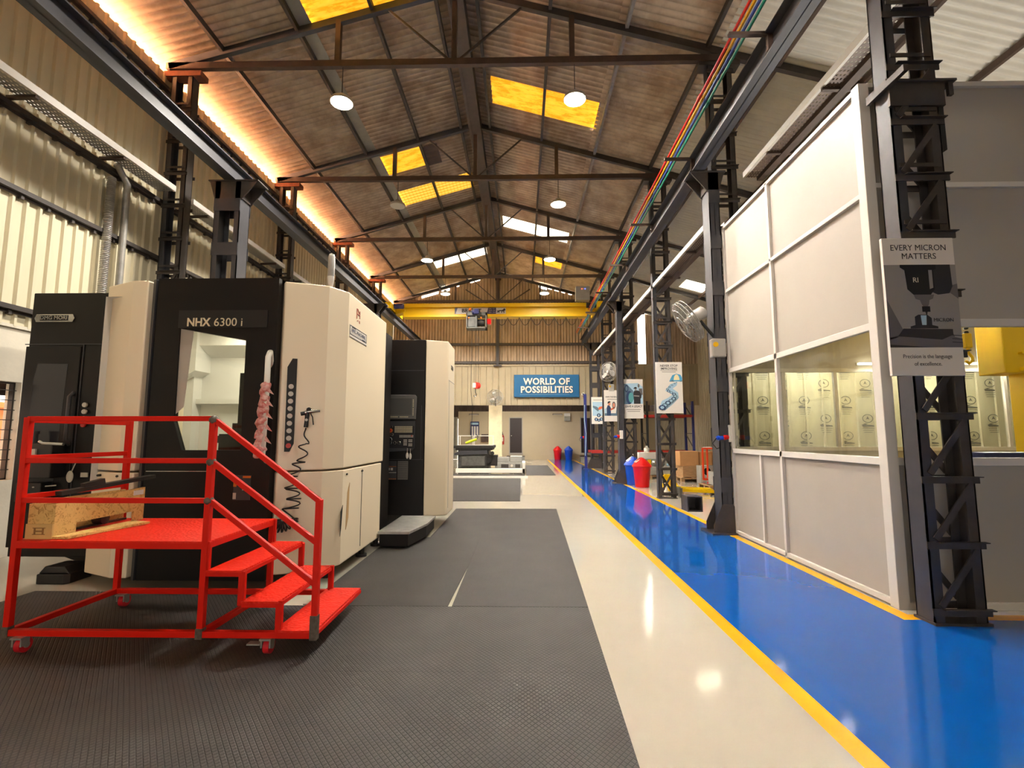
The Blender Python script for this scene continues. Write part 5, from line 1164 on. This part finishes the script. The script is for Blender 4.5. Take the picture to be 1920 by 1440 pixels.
# cream pillar and annex fittings
pl = MB(); pl.box(-1.62, -.98, 23.9, 24.3, 0, 2.98); tag(pl.build('pillar', 'pillar_paint'), 'cream masonry pillar under the far cladding, with a fan', 'pillar')
ex = thing('fire_extinguisher', 'red fire extinguisher hanging on the annex wall beside the cream pillar', 'fire extinguisher', (-1.28, 31.3, 1.0))
MB().lathe([(0, 0), (.1, 0), (.11, .03), (.11, .5), (.06, .6), (.03, .62)], (-1.25, 31.39, .95), 18).build('cylinder', 'red_beam', ex)
m = MB(); m.box(-1.29, -1.2, 31.24, 31.36, 1.57, 1.63); m.cyl((-1.25, 31.3, 1.56), (-1.25, 31.3, 1.75), .02, n=8); m.build('valve', 'dark_iron', ex)
m = MB(); m.box(-1.3, -1.2, 31.18, 31.2, 1.15, 1.4); m.build('extinguisher_label', 'poster_white', ex)
nb = thing('notice_board', 'blue notice board with three white columns on the annex wall', 'notice board', (-3.0, 31.4, 1.6))
m = MB(); m.box(-3.3, -2.75, 31.4, 31.46, 1.45, 2.4); m.build('board', 'navy', nb)
for k in range(3): MB().box(-3.24 + k * .165, -3.13 + k * .165, 31.39, 31.4, 1.5, 2.1).build('sheet', 'poster_white', nb)
MB().box(-3.26, -2.8, 31.39, 31.4, 2.2, 2.33).build('heading', 'poster_pale_blue', nb)
wd = MB(); wd.box(-2.6, -2.15, 31.4, 31.46, 1.1, 1.6); tag(wd.build('photo_board', 'steel_brown'), 'brown patterned board on the annex wall left of the pillar', 'board')
for x0, l in ((-3.4, 'left'), (1.95, 'right')):
    t = thing('annex_tube_light', 'unlit tube light on the annex wall, ' + ('above the notice board' if l == 'left' else 'beside the white meter box'), 'tube light', (x0 + .3, 31.4, 2.8), 'tube lights of the annex')
    MB().box(x0, x0 + .62, 31.42, 31.47, 2.82, 2.9).build('batten', 'steel_brown', t); MB().cyl((x0 + .03, 31.41, 2.84), (x0 + .6, 31.41, 2.84), .02, n=8).build('tube', 'white_enamel', t)
mb_ = thing('wall_unit', 'white box unit on the annex wall above the bins', 'wall unit', (2.8, 31.4, 2.45)); MB().box(2.68, 3.06, 31.3, 31.48, 2.72, 2.92).build('upper_cover', 'white_paint', mb_, .02); MB().box(2.68, 3.06, 31.28, 31.48, 2.44, 2.7).build('lower_cover', 'pale_grey', mb_, .02)
an = bpy.data.lights.new('annex_lamp', 'AREA'); an.size = 1.2; an.energy = 340; an.color = LAMP_COLOR; o = bpy.data.objects.new('annex_lamp', an); COL.objects.link(o); o.location = (0, 27.6, 3.85)
al = thing('annex_ceiling_lamp', 'square ceiling panel lamp in the annex behind the cladding', 'lamp', (0, 27.6, 3.88)); MB().box(-.6, .6, 27.0, 28.2, 3.86, 3.9).build('panel', 'white_enamel', al)

# ------------------------------------------------------------ grey machine bed at the far left
lm = thing('machine_bed', 'old grey machine bed with drawers and low rails at the far left', 'machine', (-1.3, 20.4, 0))
b = MB(); b.box(-2.6, -1.35, 20.0, 21.4, 0, .95); b.build('body', 'grey_iron', lm, .02)
b = MB(); b.box(-2.75, -1.15, 19.8, 21.6, 1.0, 1.1); b.box(-2.68, -1.2, 19.85, 21.5, .92, 1.0)
for k in range(7): b.box(-2.6 + k * .2, -2.56 + k * .2, 19.79, 19.8, 1.06, 1.1)
b.build('table', 'dark_iron', lm)
b = MB(); b.prism([(-2.72, .72), (-1.4, .78), (-1.4, .92), (-2.5, .9), (-2.72, .8)], (0, 19.82, 0), FX, FZ, (0, .2, 0)); b.build('way_cover', 'steel_grey', lm, fix=True)
b = MB(); b.box(-2.45, -1.5, 19.85, 19.99, .3, .68); b.build('front_cover', 'grey_iron', lm, .01)
b = MB(); b.cyl((-1.35, 19.9, .5), (-1.35, 19.75, .5), .09, n=16); b.cyl((-1.2, 19.95, .8), (-1.2, 19.8, .8), .08, n=16); b.box(-1.45, -1.0, 19.95, 20.6, .3, .72); b.build('gearbox', 'dark_iron', lm)
b = MB(); b.box(-1.1, .05, 20.0, 21.2, .18, .42); b.box(-1.1, -.55, 20.2, 21.0, .42, .62); b.box(-.5, .0, 20.3, 21.1, .42, .66); b.build('cross_slide', 'pale_grey', lm, .02)
b = MB(); b.box(-.85, -.55, 19.98, 20.0, .22, .36); b.box(-.28, -.08, 19.98, 20.0, .22, .36); b.build('cover_plate', 'steel_dark', lm)
b = MB(); b.cyl((-.42, 20.0, .3), (-.42, 19.93, .3), .05, n=14); b.build('hand_wheel', 'white_enamel', lm)
b = MB(); b.box(-2.65, .12, 19.7, 19.95, .03, .2); b.box(.0, .12, 19.7, 21.2, .03, .44); b.build('base_rail', 'white_paint', lm, .01)
b = MB()
for x in (-2.72, -2.1, -1.25): b.box(x, x + .03, 20.9, 20.93, 1.1, 1.5); b.box(x, x + .03, 21.5, 21.53, 1.1, 1.5)
b.box(-2.72, -1.22, 20.9, 20.93, 1.48, 1.51); b.box(-2.72, -1.22, 21.5, 21.53, 1.48, 1.51); b.box(-2.72, -1.22, 20.9, 20.93, 1.1, 1.12); b.build('guard_rail', 'white_enamel', lm)
b = MB(); b.cyl((-2.3, 20.1, 1.2), (-1.85, 20.1, 1.36), .05, n=12); pn = tag(b.build('pendant_control', 'yellow_bright'), 'bright yellow pendant control lying on the grey machine bed', 'control')
b = MB(); b.tube([(-1.85, 20.1, 1.36), (-1.8, 20.12, 1.44), (-1.86, 18.3 + 1.9, 1.55)], .012, 6); b.build('cable', 'rubber', pn)
b = MB(); b.box(-3.25, -2.85, 19.6, 20.2, 0, .75); b.cyl((-3.05, 19.9, .75), (-3.05, 19.9, .8), .12, n=14); tag(b.build('drum_cart', 'bag_blue'), 'blue drum partly hidden at the left of the grey machine bed', 'drum')
b = MB(); b.cyl((-2.8, 19.65, .95), (-2.8, 19.65, 1.05), .06, n=14); b.box(-2.82, -2.78, 19.63, 19.67, 0, .95); tag(b.build('orange_beacon', 'orange_mark'), 'small orange beacon on a stand left of the machine bed', 'beacon')
b = MB(); b.box(-2.9, .2, 17.95, 18.05, .001, .05); tag(b.build('white_rail', 'white_paint'), 'thin white strip on the floor before the machine bed', 'strip')

# ------------------------------------------------------------ storage on the right behind the columns
bp = MB(); bp.box(2.83, 2.95, 22.5, 22.6, 0, 3.4); bp.box(2.78, 3.0, 22.42, 22.68, 0, .02); o = tag(bp.build('blue_post', 'blue_steel'), 'tall blue steel post at the far right edge of the walkway', 'post')
MB().tube([(2.86, 22.49, 2.9), (2.84, 22.47, 2.2), (2.9, 22.47, 1.6), (2.86, 22.47, .6)], .018, 6).build('wrap_strip', 'poster_pale_blue', o)
rk = thing('pallet_rack', 'pallet rack with blue uprights and red beams against the far right', 'rack', (5.4, 21.8, 0))
for x in (3.6, 5.4, 7.38):
    for y in (21.5, 22.5): MB().box(x, x + .09, y, y + .09, 0, 3.0).build('upright', 'blue_steel' if x > 7 else 'dark_iron', rk)
    b = MB()
    for k in range(4): b.bar((x + .045, 21.55, .3 + k * .65), (x + .045, 22.5, .3 + k * .65 + (.6 if k % 2 else .0)), .03, .03)
    b.build('upright_lacing', 'steel_dark', rk)
for z in (.75, 2.3):
    for y in (21.5, 22.52): MB().box(3.0 if z < 1 else 4.6, 7.45, y, y + .05, z, z + .11).build('beam', 'red_beam', rk)
    MB().box(3.6, 7.4, 21.55, 22.5, z + .06, z + .09).build('shelf_board', 'pallet_wood', rk)
def carton(x, y, z, w, d, h, label, m='cardboard'):
    t = thing('carton', label, 'box', (x + w / 2, y + d / 2, z), 'cardboard cartons in the storage area')
    MB().box(x, x + w, y, y + d, z, z + h).build('box', m, t, .004); MB().box(x + w * .46, x + w * .54, y - .002, y + d, z + h - .0, z + h + .002).build('tape', 'kraft_tape', t); return t
def pallet(x, y, w, d, label, z=0):
    t = thing('pallet', label, 'pallet', (x + w / 2, y + d / 2, z), 'wooden pallets')
    for k in range(5): MB().box(x + k * (w - .1) / 4, x + k * (w - .1) / 4 + .1, y, y + d, z + .11, z + .135).build('deck_board', 'pallet_wood', t)
    for k in range(3):
        a = y + k * (d - .1) / 2; MB().box(x, x + w, a, a + .1, z + .085, z + .11).build('stringer', 'pallet_wood', t)
        for j in range(3): xx = x + j * (w - .12) / 2; MB().box(xx, xx + .12, a, a + .1, z, z + .085).build('block', 'pallet_wood', t)
    return t
pallet(5.12, 13.7, 1.25, .9, 'wooden pallet nearest the walkway, under grey castings')
for k, x in enumerate((5.3, 5.8)):
    t = thing('casting', 'grey casting with a round bore on the near pallet, %s one' % ('left' if k == 0 else 'right'), 'casting', (x + .2, 14.0, .135), 'castings on the near pallet')
    b = MB(); b.holed([(0, 0), (.42, 0), (.42, .36), (0, .36)], circ(.21, .17, .1, 18), (x, 13.8, .135), FX, FZ, (0, .5, 0)); b.build('block', 'pale_grey', t, fix=True)
    MB().cyl((x + .21, 13.85, .305), (x + .21, 14.28, .305), .1, n=18).build('bore', 'dark_recess', t)
pallet(5.2, 16.4, 1.5, 1.0, 'wooden pallet under the carton pile behind the orange trolley')
b = MB(); b.box(5.3, 6.7, 16.5, 17.3, .137, .5); tag(b.build('wooden_case', 'pallet_wood'), 'long wooden case under the cartons', 'case')
carton(5.25, 16.6, .503, .62, .5, .48, 'tall brown carton at the left of the pile on the wooden case'); carton(5.9, 16.6, .503, .4, .5, .46, 'square brown carton in the middle of the pile'); carton(6.33, 16.6, .503, .42, .5, .47, 'brown carton at the right of the pile, behind the trolley')
for k, x in enumerate((5.62, 6.1)):
    t = thing('bored_block', 'grey block with dark round hole behind the orange trolley, %s one' % ('left' if k == 0 else 'right'), 'block', (x + .2, 15.9, 0), 'bored blocks behind the trolley')
    b = MB(); b.box(x, x + .42, 15.75, 16.15, 0, .2); b.holed([(0, .2), (.42, .2), (.42, .56), (0, .56)], circ(.2, .38, .12, 18), (x, 15.75, 0), FX, FZ, (0, .4, 0)); b.build('block', 'pale_grey', t, fix=True)
    MB().cyl((x + .2, 15.78, .38), (x + .2, 16.1, .38), .12, n=18).build('bore', 'dark_recess', t)
tr = thing('orange_trolley', 'orange tubular trolley with red castors in front of the cartons', 'trolley', (5.75, 15.2, 0))
b = MB(); P = [(5.42, 15.0, .2), (5.42, 15.0, 1.12), (5.95, 14.9, 1.12), (5.95, 14.9, .2)]
for p, q in ((P[0], P[1]), (P[1], P[2]), (P[2], P[3]), (P[3], P[0])): b.bar(p, q, .045, .045)
Q = [(p[0] + .3, p[1] + .45, p[2]) for p in P]
for p, q in ((Q[0], Q[1]), (Q[1], Q[2]), (Q[2], Q[3]), (Q[3], Q[0])): b.bar(p, q, .045, .045)
for i in range(4): b.bar(P[i], Q[i], .045, .045)
b.build('frame', 'orange_paint', tr)
MB().prism([(0, 0), (.53, -.1), (.83, .35), (.3, .45)], (5.42, 15.0, 1.145), FX, (0, 1, 0), (0, 0, .012)).build('top_sheet', 'poster_white', tr, fix=True)
for p in (P[0], P[3], Q[0], Q[3]):
    c = MB(); c.box(p[0] - .03, p[0] + .03, p[1] - .03, p[1] + .03, .1, .18); c = c.build('castor', 'galv', tr); MB().cyl((p[0] - .018, p[1], .055), (p[0] + .018, p[1], .055), .055, n=16).build('castor_wheel', 'castor_red', c)
pj = thing('pallet_truck', 'yellow hand pallet truck behind the column with the gear poster', 'pallet truck', (4.2, 12.9, 0))
for d in (0, .42):
    b = MB(); b.prism([(3.95, .09 + .0), (4.95, .05), (5.05, .07), (4.95, .13), (3.95, .17)], (0, 12.75 + d, 0), FX, FZ, (0, .16, 0)); b.build('fork', 'yellow_paint', pj, fix=True)
    MB().cyl((4.85, 12.77 + d, .045), (4.85, 12.89 + d, .045), .045, n=12).build('fork_roller', 'dark_iron', pj)
b = MB(); b.box(3.72, 3.98, 12.72, 13.36, .1, .24); b.prism([(3.78, .24), (4.0, .24), (3.86, .5), (3.68, .5), (3.62, .44)], (0, 12.9, 0), FX, FZ, (0, .28, 0)); b.build('head', 'yellow_paint', pj, fix=True)
b = MB(); b.cyl((3.7, 12.95, .08), (3.7, 13.13, .08), .08, n=16); b.build('steer_wheel', 'dark_iron', pj)
b = MB(); b.cyl((3.7, 13.04, .2), (3.66, 13.04, .5), .03, n=10); b.cyl((3.66, 13.04, .5), (3.6, 13.04, 1.1), .02, n=8); b.cyl((3.6, 12.9, 1.1), (3.6, 13.18, 1.1), .02, n=8); b.build('tow_handle', 'dark_iron', pj)
b = MB(); b.lathe([(0, 0), (.06, 0), (.06, .12), (.03, .16), (.03, .3), (.05, .31), (0, .34)], (3.62, 12.62, 0), 14); tag(b.build('oil_bottle', 'white_enamel'), 'small white bottle beside the pallet truck head', 'bottle')
b = MB(); b.cyl((3.9, 12.55, .001), (3.9, 12.55, .2), .1, n=18); b.cyl((3.9, 12.55, .2), (3.9, 12.55, .23), .06, n=14); tag(b.build('paint_tin', 'tin_grey'), 'small round tin standing inside the gear poster column view', 'tin')
pallet(4.4, 17.4, 1.7, 1.1, 'wooden pallet under the stacked panels left of the cartons')
for k in range(3): MB().box(4.5, 5.95 - k * .1, 17.5, 18.3, .137 + k * .09, .222 + k * .09).build('panel_stack', 'pale_grey'); tag(bpy.data.objects['panel_stack' + ('' if k == 0 else '.%03d' % k)], 'pale flat panel pack on the pallet, %s of three' % ['lowest', 'middle', 'topmost'][k], 'panel pack', 'flat panel packs')
for k in range(2):
    b = MB(); b.sphere((4.7 + k * .26, 17.75, .53), .12); b.cyl((4.7 + k * .26, 17.75, .41), (4.7 + k * .26, 17.75, .45), .07, n=14); tag(b.build('steel_pot', 'chrome'), 'shiny round steel vessel on the panel packs, ' + ['left', 'right'][k] + ' one', 'vessel', 'steel vessels')
b = MB(); b.tube([(5.1, 17.6, .47), (5.5, 17.55, .62), (5.8, 17.6, .55)], .05, 8); tag(b.build('wrapped_bundle', 'poster_pale_blue'), 'pale plastic wrapped bundle lying before the cartons', 'bundle')
b = MB(); b.box(4.35, 5.5, 18.9, 19.6, .1, .62); t = tag(b.build('crate', 'pale_grey'), 'long pale crate with yellow and blue stripes behind the red bin', 'crate')
for x, m in ((4.75, 'yellow_paint'), (4.9, 'poster_teal')): MB().box(x, x + .13, 18.893, 18.9, .12, .6).build('painted_stripe', m, t)
b = MB()
for x in (4.4, 5.3): b.box(x, x + .12, 18.9, 19.6, 0, .1)
b.build('skid', 'dark_iron', t)
carton(4.45, 18.95, .623, .85, .5, .24, 'low white carton on top of the striped crate', 'poster_white'); carton(5.56, 19.5, 0, .5, .5, .84, 'tall dark brown carton behind the striped crate', 'steel_brown')
def chair(x, y, rot, label):
    t = thing('chair', label, 'chair', (x, y, 0), 'dark storage chairs'); c = math.cos(rot); s = math.sin(rot)
    MB().box(x - .2, x + .2, y - .2, y + .2, .43, .47).build('seat', 'dark_iron', t, .01); MB().box(x - .2, x + .2, y + .17, y + .2, .6, .9).build('backrest', 'dark_iron', t, .01)
    for a in (-.18, .18):
        for b_ in (-.18, .18): MB().box(x + a - .015, x + a + .015, y + b_ - .015, y + b_ + .015, 0, .43 if b_ < 0 else .9).build('leg', 'dark_iron', t)
chair(4.0, 19.0, 0, 'dark chair between the lattice columns, left of the striped crate')
tb = thing('bench', 'pale long table behind the chair between the far columns', 'table', (4.8, 20.4, 0)); MB().box(4.0, 5.9, 20.1, 20.8, .72, .76).build('top', 'poster_white', tb); MB().box(4.02, 5.88, 20.12, 20.14, .3, .72).build('front_panel', 'poster_white', tb)
for x in (4.05, 5.8):
    for y in (20.15, 20.7): MB().box(x, x + .05, y, y + .05, 0, .72).build('leg', 'dark_iron', tb)
b = MB(); b.box(4.3, 4.7, 20.3, 20.6, .762, .95); tag(b.build('dark_carton', 'steel_brown'), 'dark carton on the pale table between the columns', 'box')
b = MB(); b.lathe([(0, 0), (.11, 0), (.11, .22), (.05, .28), (.05, .33), (0, .33)], (5.1, 20.4, .762), 16); tag(b.build('white_can', 'white_enamel'), 'white can on the pale table', 'can')
b = MB(); b.box(2.85, 3.15, 7.2, 7.35, .001, .02); b.holed([(0, 0), (.26, 0), (.26, .26), (0, .26)], [(.03, .03), (.23, .03), (.23, .23), (.03, .23)], (2.92, 7.78, .3), FX, FZ, (0, .2, 0))
cam_b = MB(); cam_b.holed([(0, 0), (.24, 0), (.24, .24), (0, .24)], [(.02, .02), (.22, .02), (.22, .22), (.02, .22)], (2.62, 8.0, .3), FX, FZ, (0, .3, 0)); cam_b.box(2.62, 2.86, 8.28, 8.3, .3, .54); tag(cam_b.build('steel_bracket', 'steel_dark', fix=True), 'short square steel tube bracket jutting from the crane column foot at the cabin corner', 'bracket')
for x, y, l in ((2.95, 23.75, 'left of'), (4.95, 23.75, 'right of')):
    t = thing('security_camera', 'small white dome camera on the far cladding %s the poster columns' % l, 'camera', (x, y, 3.45), 'security cameras'); MB().box(x - .04, x + .04, y - .02, y + .18, 3.5, 3.56).build('mount', 'white_enamel', t); MB().sphere((x, y - .04, 3.5), .08).build('dome', 'white_enamel', t); MB().sphere((x, y - .1, 3.49), .035).build('lens', 'black_plastic', t)
